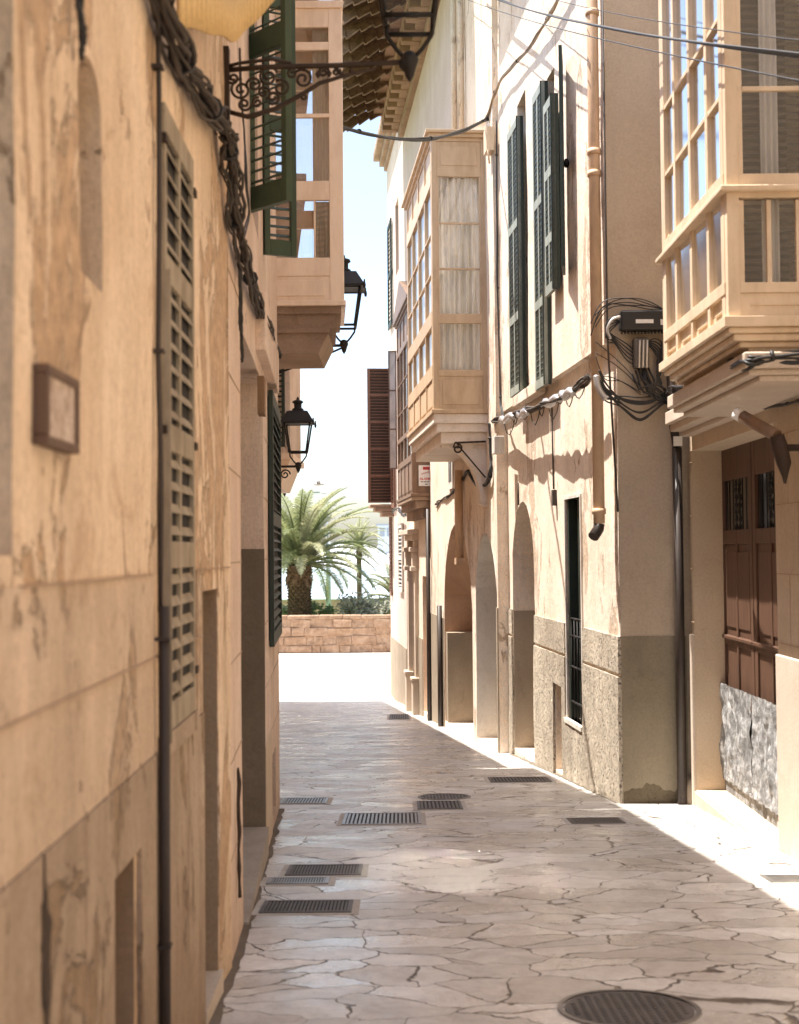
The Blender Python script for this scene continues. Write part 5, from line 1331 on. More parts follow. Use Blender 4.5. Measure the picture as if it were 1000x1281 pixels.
# ------------------------------------------------------------------ RIGHT house B with wooden door
HB = empty('door_house', (3.1, 11, gz(11)), 'tan stone house with a varnished double door below a cream glazed bay', 'house')
def door_house():
    F = FB; XD = 3.345
    FD = Frame((XD, 0), (0, 1), (-1, 0))
    dl, dr = FD.hit(907, 900)[0], FD.hit(976, 900)[0]; zt = FD.hit(905, 566)[1] + .02; zb = FD.hit(907, 985)[1]
    dr = F.hit(975, 900)[0]
    door = op(dr, dl, zb, zt, XD - 3.02)
    w = wall(F, -4, 13.2, -1.8, 10.5, [door], back=6, seg=.35, amp=.004, ends=(True, True)); w.build('wall', M['limestone'], HB)
    # plinths beside the door
    zp = F.hit(880, 797)[1]
    m = MB(); m.fbox(F, dl + .004, 13.21, -1.8, zp, -.02, .03); m.build('plinth', M['limestone_pale'], HB, bevel=.012)
    zp2 = F.hit(990, 822)[1]
    m = MB(); m.fbox(F, 2, F.hit(975, 900)[0] - .02, -1.8, zp2, -.02, .03); m.build('plinth', M['limestone_pale'], HB, bevel=.012)
    sg = []
    for k, z in enumerate((2.5, 1.95, 1.4, .85)): sg.append((dl + .02, z, 13.18, z)); sg.append((3, z, dr - .02, z))
    for k in range(4): sg.append((dr - .35 - .25 * (k % 2), .85 + .55 * k, dr - .35 - .25 * (k % 2), 1.4 + .55 * k))
    joints(F, sg, HB, .008, .003)
    # door: two leaves, panels, grilles, zinc kickplates
    m = MB(); m.fbox(FD, dr - .02, dl + .02, zb - .1, zt + .05, -.08, -.02); back = m.build('door_frame', M['darkwood'], HB)
    mid = FD.hit(946, 850)[0]
    zr = FD.hit(940, 806)[1]; zk = FD.hit(940, 866)[1]
    g0 = FD.hit(935, 596)[1]; g1 = FD.hit(935, 662)[1]
    for (a, b) in ((mid + .012, dl - .01), (mid - 1.14, mid - .012)):
        m = MB(); st = .10
        m.fbox(FD, a, a + st, zb + .02, zt, -.03, .012); m.fbox(FD, b - st, b, zb + .02, zt, -.03, .012)
        for (za, zc) in ((g0, zt), (g1 - .14, g1), (zr - .06, zr + .04), (zb + .02, zb + .2)): m.fbox(FD, a + st, b - st, za, zc, -.03, .010)
        m.fbox(FD, a + st, b - st, zb + .2, zr - .06, -.03, -.008); m.fbox(FD, a + st, b - st, zr + .04, g1 - .14, -.03, -.008)
        m.fbox(FD, a + st + .05, b - st - .05, zr + .12, g1 - .22, -.01, .004)
        mid2 = (a + b) / 2; m.fbox(FD, mid2 - .03, mid2 + .03, zb + .2, g1, -.03, .013)
        m.fbox(FD, a, b, zr - .0, zr + .035, .0, .035)
        lf = m.build('door_leaf', M['door'], HB, bevel=.006)
        m = MB(); m.fbox(FD, a + st, b - st, g1, g0, -.03, -.018); m.build('pane', M['glass_dark'], lf)
        m = MB()
        for i in range(4):
            t = a + st + (b - a - 2 * st) * (i + .5) / 4; m.tube([FD.p(t, g1, -.004), FD.p(t, g0, -.004)], .008, 5)
        for i in range(7):
            z = g1 + (g0 - g1) * (i + .5) / 7; spiral(m, FD.p((a + b) / 2, z, .0), Vector((0, 1, 0)), Z, .05, 1.3, .007, i, 1 if i % 2 else -1, 14)
        m.build('grille', M['iron'], lf)
        # battered kickplate: a rippled sheet with real dents
        m = MB(); nx, nz = 44, 70
        def P(i, j):
            t = a + .005 + (b - a - .01) * i / nx; z = zb + .14 + (zk - zb - .14) * j / nz
            return FD.p(t, z, .04 + .045 * abs(noise.noise(Vector((t * 7, z * 3.4, 1)))) + .022 * abs(noise.noise(Vector((t * 16, z * 6, 5)))) + .005 * noise.noise(Vector((t * 34, z * 20, 9))))
        for i in range(nx):
            for j in range(nz): m.quad(P(i, j), P(i + 1, j), P(i + 1, j + 1), P(i, j + 1), True)
        m.build('kickplate', M['zinc'], lf, recalc=False)
        m = MB(); m.fbox(FD, a, b, zb - .02, zb + .12, .0, .03); m.fbox(FD, a, b, zb + .12, zb + .15, .0, .05); m.build('bottom_rail', M['zinc'], lf)
    m = MB(); m.fbox(F, dr, dl, zb - .6, zb - .012, -.4, .02); m.build('doorstep', M['step'], HB, bevel=.015)
    # guard stone
    m = MB(); c = F.p(12.95, 0, .10); t = 12.7
    m.lathe((3.02 + .06, dl + .16, gz(13) - .05), [(.17, 0), (.17, .2), (.14, .28), (.05, .32)], 12); m.build('guard_stone', M['grey_render'], HB)
    # stone slab and bay above
    y0, y1 = 8.7, 10.85; PX = 3.02 - at(910, 300, y0).x
    zz = lambda py: at(915, py, y0).z
    z0 = zz(400); z1 = 6.7
    sr = dict(rails=[(zz(247), zz(217)), (zz(366), zz(353))], bars=[zz(110)], lights=[(zz(353), zz(250)), (zz(217), z1 - .2)])
    fr = dict(rails=[(zz(240), zz(213)), (zz(366), zz(350))], bars=[zz(112), zz(10)], lean=zz(225))
    o, S, FF = bay(F, y0, y1, PX, z0, z1, fr, 4, M['bay_cream'], HB, sr, zz(366) - z0, .2, M['glass_sun'])
    m = MB()   # moulding shelf between the storeys
    P = [F.p(y0 - .05, 0, 0), F.p(y1 + .05, 0, 0), F.p(y1 + .05, 0, PX + .05), F.p(y0 - .05, 0, PX + .05)]
    m.hexa([p + Z * (zz(240) - .004) for p in P] + [p + Z * zz(233) for p in P]); m.build('moulding', M['bay_cream'], o, bevel=.01)
    m = MB()
    for q in (.33, .66): m.fbox(S, .05 + (PX - .15) * q, .08 + (PX - .15) * q, zz(353), zz(250), -.05, -.01)
    m.build('glazing_bars', M['bay_cream'], o)
    for (a, b) in ((zz(353), z1 - .2),): curtain(FF, y0 + .085, y1 - .08, a, b, -.05, 'blind', M['blind'], o, .004, 4)
    # dark slatted blind behind the side light
    m = MB(); k = 0
    for z in [zz(353) + .03 + .055 * i for i in range(60)]:
        if z < z1 - .25: m.obox(S.p(.25, z, -.22), S.D.normalized(), (S.n * .7 - Z * .7), (S.n * .7 + Z * .7), (-.25, PX - .28), (-.022, .022), (-.002, .002))
    m.build('blind', M['darkwood'], o)
    for (q0, q1) in ((.46, .62), (.10, .24)): curtain(S, PX * q0, PX * q1, zz(353), z1 - .25, -.17, 'curtain', M['veil_white'], o, .012, 3)
    m = MB(); m.fbox(S, 0, PX - .1, z0, z1, -1.2, -1.1); m.build('dark_backing', M['dark'], o)  # black sheet added so the side panes look into darkness
    stepped_corbel(F, y0, y1, PX, z0 - .05, 'base_moulding', M['bay_cream'], o, ((.0, 0, .04, PX + .0), (.03, .04, .09, PX - .04), (.07, .09, .13, PX - .09)))
    # projecting stone slab under it
    za = z0 - .235; ps = 3.02 - at(932, 470, y0 - .1).x
    m = MB()
    for (e, a, b, pr) in ((-.1, 0, .11, ps), (-.05, .11, .15, ps - .04), (-.02, .15, .19, ps - .12)):
        P = [F.p(y0 + e, 0, -.05), F.p(11.0 - e, 0, -.05), F.p(11.0 - e, 0, pr), F.p(y0 + e, 0, pr)]
        m.hexa([p + Z * (za - b) for p in P] + [p + Z * (za - a) for p in P])
    m.build('stone_slab', M['limestone_pale'], HB, bevel=.012)
    m = MB(); zl = F.hit(880, 534)[1]
    m.fbox(F, 11.02, 13.17, zl, zl + .07, -.05, .22); m.fbox(F, 11.02, 13.17, zl + .07, zl + .2, -.05, .27); m.fbox(F, 11.02, 13.17, zl - .05, zl, -.05, .1)
    m.build('lintel_moulding', M['limestone_pale'], HB, bevel=.01)
    m = MB(); m.fbox(F, y0 + .1, y1, za, z0 - .14, -.02, PX - .16); m.build('slab_infill', M['tan'], HB)
    m = MB(); m.fbox(F, -4, 13.2, 10.5, 10.8, -6, .1); m.build('roof', M['terra'], HB)
    # dark downpipe in the corner
    m = MB(); X = at(851, 800, 13.35).x
    m.tube([(X, 13.36, gz(13.4) - .05), (X, 13.36, at(848, 560, 13.36).z)], .05, 10); m.tube([(X, 13.36, at(848, 560, 13.36).z), (X - .05, 13.34, at(842, 520, 13.3).z), (X - .08, 13.3, at(835, 380, 13.3).z)], .045, 8)
    dpp = m.build('drainpipe', M['dark_pipe'], HB)
    m = MB(); zc = at(845, 552, 13.3).z; m.box(X - .045, X + .04, 13.28, 13.32, zc - .05, zc + .05); m.build('pipe_tag', M['white'], dpp)
    return y0, za, zb, PX
by0, bza, bzb, bPX = door_house()

# security camera by the door
def wallcam():
    Y = 8.9
    c0, c1 = at(922, 517, Y + .3), at(972, 545, Y)
    r = empty('security_camera', FB.p(Y - .1, c1.z, 0), 'brown tubular security camera under the stone slab by the door', 'camera')
    d = (c1 - c0).normalized()
    m = MB(); m.tube([c0 + d * .03, c1], .045, 12); m.build('housing', M['bay_brown'], r)
    m = MB(); m.tube([c0, c0 + d * .06], .048, 12); m.build('hood', M['white'], r)
    m = MB(); m.tube([c0 - d * .004, c0 + d * .002], .03, 12); m.build('lens', M['glass_dark'], r)
    m = MB(); b = at(982, 596, Y); m.tube([c1, at(976, 560, Y), at(981, 580, Y), b, b - Z * .05], [.05, .055, .05, .02, .01], 10); m.tube([at(976, 560, Y), FB.p(Y - .1, c1.z - .1, 0)], .025, 8); m.build('bracket', M['iron_brown'], r)
wallcam()

# ------------------------------------------------------------------ right-hand wiring
def right_cables():
    F = FA.off(.09)
    def E(px, py, d=.05): q = at(px, py, 13.47 - d); return q
    pts = [W(F, 616, 527, .12), W(F, 632, 524, .12), W(F, 650, 517, .16), W(F, 672, 510, .15), W(F, 690, 503, .18), W(F, 708, 494, .16), W(F, 724, 482, .14), W(F, 736, 470, .14)]
    o = bundle('cable_bundle', pts, 7, .014, .04, 'silver taped cables draped below the dark green shutters', 'cable_worn', .012, 8, False)
    m = MB()
    for (px, py, l) in ((634, 524, 18), (654, 518, 12), (690, 503, 22), (709, 494, 16)):
        a, b = W(F, px - l / 2, py + l * .2, .17), W(F, px + l / 2, py - l * .22, .17)
        pp = [a + (b - a) * (i / 5) + Vector((0, 0, .03 * math.sin(i * 2.1))) for i in range(6)]; m.tube(pp, [.03, .055, .045, .06, .05, .03], 7)
    m.build_split('tape', M['foil'], o)
    m = MB()
    for k in range(9):
        a = W(F, 630 + k * 11, 525 - k * 4.6, .13); b = W(F, 640 + k * 11 + R_.uniform(-3, 6), 520 - k * 4.6, .13); s = R_.uniform(.08, .26)
        m.tube([a, a * .75 + b * .25 - Z * s * .8, (a + b) / 2 - Z * s, a * .25 + b * .75 - Z * s * .7, b], .007, 4)
    m.build('loops', M['cable'], o)
    pts = [W(F, 621, 150, .05), W(F, 622, 250, .05), W(F, 623, 350, .05), W(F, 625, 450, .05), W(F, 627, 510, .05), W(F, 634, 526, .1)]
    bundle('cable_bundle', pts, 2, .010, .012, 'thin clipped cable running straight down beside the ochre bay', 'cable', .003, 10, True)
    # twisted run climbing over the cream wall
    pts = [W(F, 596, 156, .1), W(F, 609, 146, .12), W(F, 618, 118, .1), W(F, 632, 92, .09), W(F, 655, 68, .08), W(F, 678, 35, .08), W(F, 700, -5, .08), W(F, 712, -40, .08)]
    bundle('cable_bundle', pts, 4, .010, .020, 'twisted pale cables climbing the top of the cream wall', 'rope', .004, 10, True)
    # across the street
    a = FL3.p(13.9, at(428, 159, 13.9).z, .7); a = at(420, 157, 13.9); b = W(F, 611, 148, .1)
    pts = [a, a * .75 + b * .25 - Z * .17, a * .5 + b * .5 - Z * .24, a * .25 + b * .75 - Z * .17, b]
    bundle('cable_bundle', pts, 4, .014, .016, 'black sagging cable slung across the street above the ochre bay', 'cable', .003, 10, True)
    # overhead wires at the top right
    def over(p, q, sag, n, r, sp, lb):
        P = [p + (q - p) * (i / 8) - Z * sag * 4 * (i / 8) * (1 - i / 8) for i in range(9)]; bundle('overhead_wire', P, n, r, sp, lb, 'cable', .001, 4, False)
    over(W(F, 604, -8, .15), at(1060, 76, 6.6), .12, 5, .008, .018, 'thick group of black overhead wires crossing in front of the big bay')
    over(W(F, 572, -6, .15), at(1060, 112, 6.6), .10, 1, .006, .001, 'single thin overhead wire below the thick group')
    over(W(F, 668, -8, .15), at(1060, 57, 6.6), .06, 1, .005, .001, 'pale thin wire just above the thick overhead group')
    # junction box with its nest of wires on the tan end wall
    r = empty('junction_box', E(805, 415, 0), 'black telecom box with tangled wires on the tan end wall', 'junction box')
    m = MB(); p0, p1 = E(774, 416, 0), E(832, 391, 0); m.box(p0.x, p1.x, 13.30, 13.468, p0.z, p1.z); m.build('case', M['cable'], r, bevel=.02)
    m = MB()
    for i in range(14): x = p0.x + (p1.x - p0.x) * (i + .5) / 14; m.tube([(x, 13.38, p0.z), (x, 13.38, p0.z - .03)], .012, 6)
    m.build_split('gland', M['cable'], r)
    m = MB(); a, b = E(796, 404, .19), E(818, 399, .19); m.box(a.x, b.x, 13.294, 13.299, a.z, b.z); a, b = E(827, 406, .19), E(831, 399, .19); m.box(a.x, b.x, 13.294, 13.299, a.z, b.z); m.build('sticker', M['white'], r)
    m = MB(); a, b = E(791, 462, 0), E(810, 424, 0); m.box(a.x, b.x, 13.36, 13.468, a.z, b.z); m.build('terminal_block', M['castiron'], r, bevel=.02)
    m = MB()
    for k in range(3): x = a.x + (b.x - a.x) * (.32 + .24 * k); m.tube([(x, 13.355, a.z), (x + .01, 13.35, b.z - .03)], .010, 5)
    m.build_split('jumper', M['white_wood'], r)
    rr = random.Random(3)
    m = MB()
    for k in range(12):
        x0, y0_ = rr.uniform(790, 812), rr.uniform(455, 470); x1, y1_ = rr.uniform(826, 836), rr.uniform(486, 506)
        m.tube([E(x0, y0_, .06), E(x0 + rr.uniform(0, 10), y0_ + 20, .09), E((x0 + x1) / 2 + rr.uniform(-8, 8), y1_ - 8, .1), E(x1, y1_, .07)], .012, 5)
    for k in range(10):   # loops from the taped wall run round to the corner pipe
        s = rr.uniform(2, 34); u = rr.uniform(-14, 10)
        P = [E(747 + rr.uniform(-2, 5), 476 + u, .14), E(758, 492 + u, .12), E(778, 494 + s * .5, .10), E(800, 494 + s, .09), E(820, 494 + s * .6, .08), E(838, 490 + rr.uniform(-6, 10), .07)]
        m.tube(smooth_path(P), .009, 5)
    for k in range(5):    # wires arching over the box
        q = rr.uniform(-5, 5); P = [E(744 + q, 395 + k * 5 - q, .12), E(760 + q, 380 + q + k * 2, .15), E(785 - q, 373 + k * 3 + q * .6, .15), E(812, 380 + q + k * 2, .12), E(832, 388, .1)]; m.tube(smooth_path(P), .006, 5)
    for k in range(5):
        P = [E(776, 402, .1), E(764, 398 + k * 4, .13), E(758, 410 + k * 3, .12), E(768, 420 + k * 2, .1), E(784, 430 + 5 * k, .07), E(795, 440 + 4 * k, .05)]; m.tube(smooth_path(P), .007, 5)
    for k in range(4):
        q = rr.uniform(-9, 9); P = [E(745, 425 + 14 * k + q, .03), E(765 + q, 448 + 9 * k - q, .04), E(785 + q, 465 + 6 * k, .05), E(802, 485 + k * 3, .06)]; m.tube(smooth_path(P), .005, 5)
    for k in range(6):
        P = [E(808, 430, .08), E(818, 424 + 3 * k, .1), E(828, 430 + 6 * k, .08), E(822, 455 + 5 * k, .09), E(828, 480, .08)]; m.tube(smooth_path(P), .008, 5)
    m.build('loose_wire', M['cable'], r)
    m = MB(); m.tube(smooth_path([E(776, 396, .17), E(766, 400, .18), E(760, 412, .18), E(764, 424, .18)]), .016, 6); m.tube(smooth_path([E(746, 470, .16), E(749, 486, .17), E(758, 500, .17)]), .035, 7); m.build_split('tape', M['foil'], r)
    # wires tucked under the big bay
    pts = [at(838, 492, 12.2), at(858, 482, 11.0), at(885, 470, 10.2), at(905, 460, 9.6), at(930, 450, 8.66), at(965, 446, 8.62), at(1040, 440, 8.6)]
    bundle('cable_bundle', pts, 8, .011, .035, 'black cables tucked beneath the big cream bay onto the slab', 'cable', .012, 8, True)
    pts = [at(840, 497, 13.0), at(853, 505, 12.95), at(866, 512, 12.9), at(878, 514, 12.85), at(884, 510, 12.8)]
    bundle('cable_bundle', pts, 3, .010, .02, 'taped wire ends dangling at the slab corner beside black pipe', 'cable', .012, 8, True, 'foil')
    pts = [W(FB, 950, 512, .03), W(FB, 968, 508, .03), W(FB, 985, 505, .03), W(FB, 1010, 497, .03)]
    bundle('cable_bundle', pts, 2, .008, .008, 'single dark wire clipped under the slab toward the camera housing', 'cable', .003, 8, True)
    # coil hanging off the ochre bay's bracket
    pts = [W(F, 613, 530, .12), W(F, 614, 570, .12), W(F, 613, 596, .14), W(F, 604, 608, .14), W(F, 594, 604, .14), W(F, 586, 590, .12), W(F, 580, 598, .1)]
    bundle('cable_bundle', pts, 6, .014, .03, 'cable bundle curling under the curved stone bracket of ochre bay', 'cable', .01, 8, True)
    pts = [W(F, 580, 598, .1), W(F, 572, 610, .1), W(F, 560, 622, .1), W(F, 552, 626, .1), W(F, 545, 632, .12)]
    bundle('cable_bundle', pts, 4, .014, .03, 'light draped wires between the two bays above the pink arch', 'cable_worn', .02, 8, True, 'foil')
    pts = [W(F, 520, 640, .1), W(F, 512, 638, .1), W(F, 504, 645, .1), W(F, 498, 636, .1), W(F, 492, 640, .1)]
    bundle('cable_bundle', pts, 4, .016, .04, 'messy wires near the far doorway below the alarm notice', 'cable', .03, 8, False)

def smooth_path(pts, seg=6):
    P = []
    for i in range(len(pts) - 1):
        p0, p1, p2, p3 = pts[max(i - 1, 0)], pts[i], pts[i + 1], pts[min(i + 2, len(pts) - 1)]
        for k in range(seg):
            t = k / seg; P.append(.5 * ((2 * p1) + (p2 - p0) * t + (2 * p0 - 5 * p1 + 4 * p2 - p3) * t * t + (3 * p1 - p0 - 3 * p2 + p3) * t ** 3))
    return P + [pts[-1]]
right_cables()

# ------------------------------------------------------------------ plaza end
def parapet():
    z0 = gz(60); Y = 63.0; zt = at(420, 770, Y).z
    r = empty('parapet_wall', (-4, Y, z0), 'rough sandstone parapet closing the bright plaza below the palm', 'wall')
    m = MB(); m.box(-24, 14, Y + .06, Y + .75, z0 - .1, zt - .03); m.build('core', M['mortar'], r)
    m = MB(); n = 4; h = (zt - z0 - .18) / n; rr = random.Random(5)
    for c in range(n):
        x = -24 + rr.uniform(0, .6)
        while x < 14:
            w = rr.uniform(.35, 1.3); a, b = z0 + h * c + .004, z0 + h * (c + 1) - .004; j = lambda k=.05: rr.uniform(-k, k)
            f = Y - rr.uniform(-.09, .08)
            P = [(x + j(), f + j(), a + j()), (x + w + j(), f + j(), a + j()), (x + w, Y + .3, a), (x, Y + .3, a), (x + j(), f + j(), b + j()), (x + w + j(), f + j(), b + j()), (x + w, Y + .3, b), (x, Y + .3, b)]
            m.hexa(P); x += w + .008
    o = m.build('stone_courses', M['masonry'], r, bevel=.035)
    m = MB(); x = -24
    while x < 14:
        w = rr.uniform(.8, 1.6); q = rr.uniform(-.02, .03); m.box(x, x + w - .02, Y - .04 + q, Y + .8, zt - .17, zt + q * .6); x += w
    m.build('coping', M['masonry'], r, bevel=.03)
parapet()

def frond(base, az, elev, L, droop, width, m, rr, nl=46):
    """one feather frond: rachis and two rows of leaflets"""
    pts = []; p = Vector(base); e = elev; n = 18
    for i in range(n + 1):
        pts.append(p.copy()); e2 = e - droop * (i / n) ** 1.3
        d = Vector((math.cos(az) * math.cos(e2), math.sin(az) * math.cos(e2), math.sin(e2))); p = p + d * (L / n)
    m.tube(pts, [.055 * (1 - .85 * i / n) + .008 for i in range(n + 1)], 4)
    for k in range(nl):
        u = .10 + .9 * k / nl; i = min(int(u * n), n - 1); q = pts[i].lerp(pts[i + 1], u * n - i)
        t = (pts[i + 1] - pts[i]).normalized(); side = t.cross(Z)
        if side.length < .05: side = Vector((math.sin(az), -math.cos(az), 0))
        side.normalize(); upv = side.cross(t)
        ll = width * (math.sin(math.pi * min(1, (u * .93 + .1))) ** .6) * rr.uniform(.85, 1.15)
        for s in (-1, 1):
            dirv = (side * s * .78 + t * .62 + upv * rr.uniform(.05, .38)).normalized()
            tip = q + dirv * ll - Z * ll * rr.uniform(.08, .28); mid_ = q + dirv * ll * .5 + upv * .02
            w = t * .021 * rr.uniform(.8, 1.3)
            m.quad(q - w, q + w, mid_ + w * 1.2, mid_ - w * 1.2); b_ = len(m.v); m.v += [tuple(mid_ - w * 1.2), tuple(mid_ + w * 1.2), tuple(tip)]; m.f.append((b_, b_ + 1, b_ + 2)); m.sm.append(False)

def palm(base, ztop, r0, L, nf, label, seed, mats=('frond',), trunk_prof=None, dry=0, nl=46, wd=.62):
    rr = random.Random(seed); r = empty('palm_tree', base, label, 'palm tree')
    m = MB(); h = ztop - base.z; rows = int(h / .16); n = 14
    prof = lambda u: r0 * (1.0 + .12 * math.sin(u * 3)) * (1.18 if u > .86 else 1)
    m.lathe(base, [(prof(i / 12) * .9, h * i / 12) for i in range(13)], 14)
    if r0 > .3:
        for j in range(rows):
            for k in range(n):
                a = 2 * math.pi * (k + .5 * (j % 2)) / n; u = j / rows; rad = prof(u)
                c = base + Vector((math.cos(a) * rad * .9, math.sin(a) * rad * .9, h * u)); o = Vector((math.cos(a), math.sin(a), 0)); s = Vector((-o.y, o.x, 0)); w = rad * .19
                m.hexa([c - s * w, c + s * w, c + s * w * .8 - o * .04, c - s * w * .8 - o * .04, c - s * w * .75 + o * .11 + Z * .15, c + s * w * .75 + o * .11 + Z * .15, c + s * w * .7 + Z * .2, c - s * w * .7 + Z * .2])
    m.build('trunk', M['palm_trunk'], r)
    top = base + Z * (h - .05)
    ga = 2.39996
    for i in range(nf):
        u = i / (nf - 1); el = math.radians(84 - 84 * u ** 1.1) + rr.uniform(-.1, .1); az = i * ga + rr.uniform(-.2, .2)
        if u > .86 and math.sin(az) < -.5 and r0 > .3: continue
        m = MB(); frond(top + Vector((math.cos(az), math.sin(az), 0)) * r0 * .45 + Z * (.5 * (1 - u)), az, el, L * rr.uniform(.85, 1.12) * (.8 + .2 * math.sin(u * 3.1)), rr.uniform(.85, 1.4) * (1.0 if u < .55 else 1.25), wd, m, rr, nl)
        m.build('frond', M[rr.choice(mats)], r, recalc=False)
    if dry:
        m = MB()
        for i in range(dry):
            az = rr.uniform(0, 6.28); frond(top - Z * rr.uniform(.0, .5), az, rr.uniform(-.5, -.1), rr.uniform(.7, 1.3), 1.2, .25, m, rr, 16)
        m.build('dead_skirt', M['frond_dry'], r, recalc=False)

p = at(375, 770, 68.5); palm(Vector((p.x, 68.5, gz(60) - .25)), at(375, 708, 68.5).z, .56, 5.3, 76, 'big date palm with thick diamond patterned trunk behind the parapet', 11, ('frond', 'frond', 'frond_pale'), None, 60, 78, .60)
p = at(450, 770, 118); palm(Vector((p.x, 118, -4.6)), at(450, 684, 118).z, .24, 2.9, 34, 'slim smaller palm farther back by the sea', 23, ('frond_pale',), None, 8, 30, .5)  # pale fronds stand in for haze over the distance
p = at(489, 790, 71); palm(Vector((p.x + .3, 71, gz(60) - .3)), at(489, 752, 71).z, .22, 2.2, 26, 'low young palm showing only fronds beside the last pale house', 5, ('frond_pale',), None, 0, 30, .5)

def bush(px, py, Y, w, h, mt, label, seed, n=1500, leaf=.16):
    rr = random.Random(seed); c = at(px, py, Y); zb = gz(60) - .35
    root = empty('bush', (c.x, Y, zb), label, 'bush')
    m = MB()
    lobes = [(Vector((c.x + rr.uniform(-.8, .8) * w, Y + rr.uniform(-.6, .6) * w, zb + (c.z - zb) * rr.uniform(.45, .95))), rr.uniform(.3, .6) * w) for _ in range(11)]
    for _ in range(n):
        b, r = rr.choice(lobes); d = Vector((rr.gauss(0, 1), rr.gauss(0, 1), rr.gauss(0, 1))).normalized()
        q = b + d * r * rr.uniform(.55, 1.08); a = Vector((rr.gauss(0, 1), rr.gauss(0, 1), rr.gauss(0, 1))).normalized(); s = a.cross(d).normalized()
        l = leaf * rr.uniform(.6, 1.3); m.quad(q - s * l * .4, q + a * l * .1 - s * 0, q + s * l * .4 + a * l, q + a * l * 1.1 - s * l * .3)
    f = m.build('foliage', M[mt], root, recalc=False)
    m = MB()
    for b, r in lobes: m.tube([(c.x, Y, zb), (Vector((c.x, Y, zb)) + b) / 2 + Vector((.1, 0, .1)), b], [.07, .05, .02], 5)
    m.build('stem', M['palm_trunk'], root)
bush(399, 752, 70, 1.0, 1.2, 'bush', 'dark green bush between the thick palm trunk and the grey shrub', 1)
bush(352, 755, 70, 1.0, 1.2, 'bush', 'dark green bush half hidden behind the dark shutter edge beside palm', 2)
bush(446, 750, 69, 1.3, 1.2, 'bush_grey', 'greyish dry shrub under the drooping fronds', 3)
bush(468, 750, 68, 1.3, 1.2, 'bush_grey', 'low pale shrub next to the last pale house', 4)

def posts():
    for (px, pyt, Y, lb) in ((409, 618, 82, 'tall thin lamp post rising behind the big palm'), (412, 665, 95, 'shorter pale pole beside the tall lamp post')):
        p = at(px, pyt, Y); zb = -4.0
        r = empty('lamp_post', (p.x, Y, zb), lb, 'lamp post')
        m = MB(); m.tube([(p.x, Y, zb), (p.x, Y, p.z)], [.12, .07], 8); m.build('pole', M['far_land'], r)
        m = MB(); m.tube([(p.x, Y, p.z), (p.x - .5, Y, p.z + .12)], .04, 6); m.box(p.x - .9, p.x - .45, Y - .12, Y + .12, p.z + .06, p.z + .16); m.build('lamp_head', M['far_land'], r)
    # low pinkish garden wall beyond the lawn
    a, b = at(408, 756, 120), at(446, 750, 120)
    m = MB(); m.box(a.x - 6, b.x + 14, 120, 120.6, -6, b.z); o = m.build('garden_wall', M['reveal_pink'], None, loc=(a.x, 120, -5)); tag(o, 'long low pinkish wall beyond the lawn', 'wall')
    m = MB(); m.box(a.x - 6, b.x + 14, 119.9, 120.7, b.z, b.z + .12); m.build('coping', M['white'], o)
    # breakwater and harbour block on the horizon
    m = MB(); Y = 700; rr = random.Random(2); xs = [at(380 + 8 * i, 690, Y).x for i in range(26)]
    top = [Vector((x, Y, -6.5 + (at(450, 681, Y).z + 6.5) * rr.uniform(.8, 1.15))) for x in xs]
    for p, q in zip(top, top[1:]):
        m.quad((p.x, Y - 30, -7), (q.x, Y - 30, -7), q, p); m.quad(p, q, (q.x, Y + 40, -7), (p.x, Y + 40, -7))
    tag(m.build('breakwater', M['far_land']), kind='structure')
    a, b = at(473, 680, 690), at(500, 657, 690); m = MB(); m.box(a.x, b.x + 20, 690, 720, -6, b.z)
    o = m.build('harbour_building', M['far_building'], None, loc=(a.x, 690, -6)); tag(o, 'pale distant harbour block on the horizon over the water', 'building')
    m = MB()
    for k in range(5): x = a.x + 1 + k * 4; m.box(x, x + 2.6, 689.6, 689.98, b.z - 6, b.z - 1.5)
    m.build('window', M['far_land'], o); m = MB(); m.box(a.x - 1, b.x + 21, 689, 721, b.z, b.z + .8); m.build('roof', M['far_land'], o)
posts()

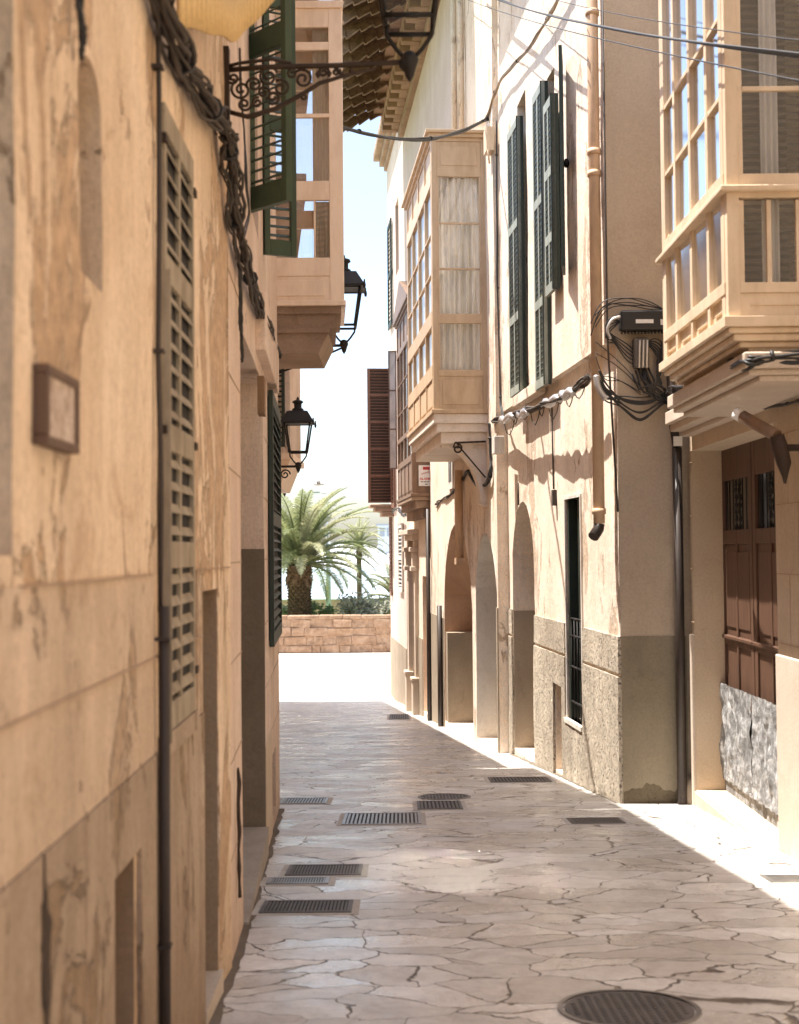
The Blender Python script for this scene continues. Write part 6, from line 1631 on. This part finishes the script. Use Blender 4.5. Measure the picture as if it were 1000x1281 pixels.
def gull():
    Y = 58; c = at(398, 606, Y)
    m = MB(); m.lathe(c, [(.001, 0)] * 0 + [(.01, -.2), (.06, -.1), (.075, 0), (.06, .1), (.045, .16), (.05, .2), (.02, .26), (.004, .31)], 8)
    # lay the body along X
    m.v = [(c.x + (z - c.z), y, c.z + (x - c.x)) for x, y, z in m.v]
    for s in (-1, 1):
        P = [c + Vector((.1, 0, .03)), c + Vector((-.06, 0, .03)), c + Vector((-.05, s * .32, .14)), c + Vector((.12, s * .32, .14)), c + Vector((-.12, s * .62, .06))]
        m.quad(P[0], P[1], P[2], P[3]); m.poly([P[3], P[2], P[4]])
    m.quad(c + Vector((-.18, -.03, 0)), c + Vector((-.18, .03, 0)), c + Vector((-.32, .08, 0)), c + Vector((-.32, -.08, 0)))
    o = m.build('gull', M['steel'], None, loc=c); tag(o, 'small gull gliding in the pale sky above the palm', 'bird')
gull()

# ------------------------------------------------------------------ light
LD = Vector((.33, -.045, -1.0)).normalized()
sd = bpy.data.lights.new('sun', 'SUN'); sd.energy = 4.1; sd.angle = math.radians(.5); sd.color = (1.0, .955, .885)
so = bpy.data.objects.new('sun', sd); link(so); so.location = (-20, 30, 60)
so.rotation_euler = LD.to_track_quat('-Z', 'Y').to_euler()
elev = math.asin(-LD.z); azi = math.atan2(-LD.x, -LD.y)     # azimuth clockwise from +Y
nt = W.__class__ and scene.world.node_tree; nt.nodes.clear()
sky = nt.nodes.new('ShaderNodeTexSky'); sky.sky_type = 'NISHITA'; sky.sun_disc = False
sky.sun_elevation = elev; sky.sun_rotation = azi; sky.air_density = 1.0; sky.dust_density = 2.5; sky.ozone_density = 1.0
bg = nt.nodes.new('ShaderNodeBackground'); bg.inputs[1].default_value = .12
wo = nt.nodes.new('ShaderNodeOutputWorld')
nt.links.new(sky.outputs[0], bg.inputs[0]); nt.links.new(bg.outputs[0], wo.inputs[0])
vs = scene.view_settings; scene.display_settings.display_device = 'sRGB'
vs.view_transform = 'Standard'; vs.look = 'None'; vs.gamma = 1; vs.exposure = 1.75; vs.use_curve_mapping = False
scene.cycles.max_bounces = 10; scene.cycles.diffuse_bounces = 6; scene.cycles.glossy_bounces = 4; scene.cycles.transparent_max_bounces = 16
scene.cycles.use_denoising = True; scene.cycles.blur_glossy = .1; scene.cycles.sample_clamp_indirect = 400.0
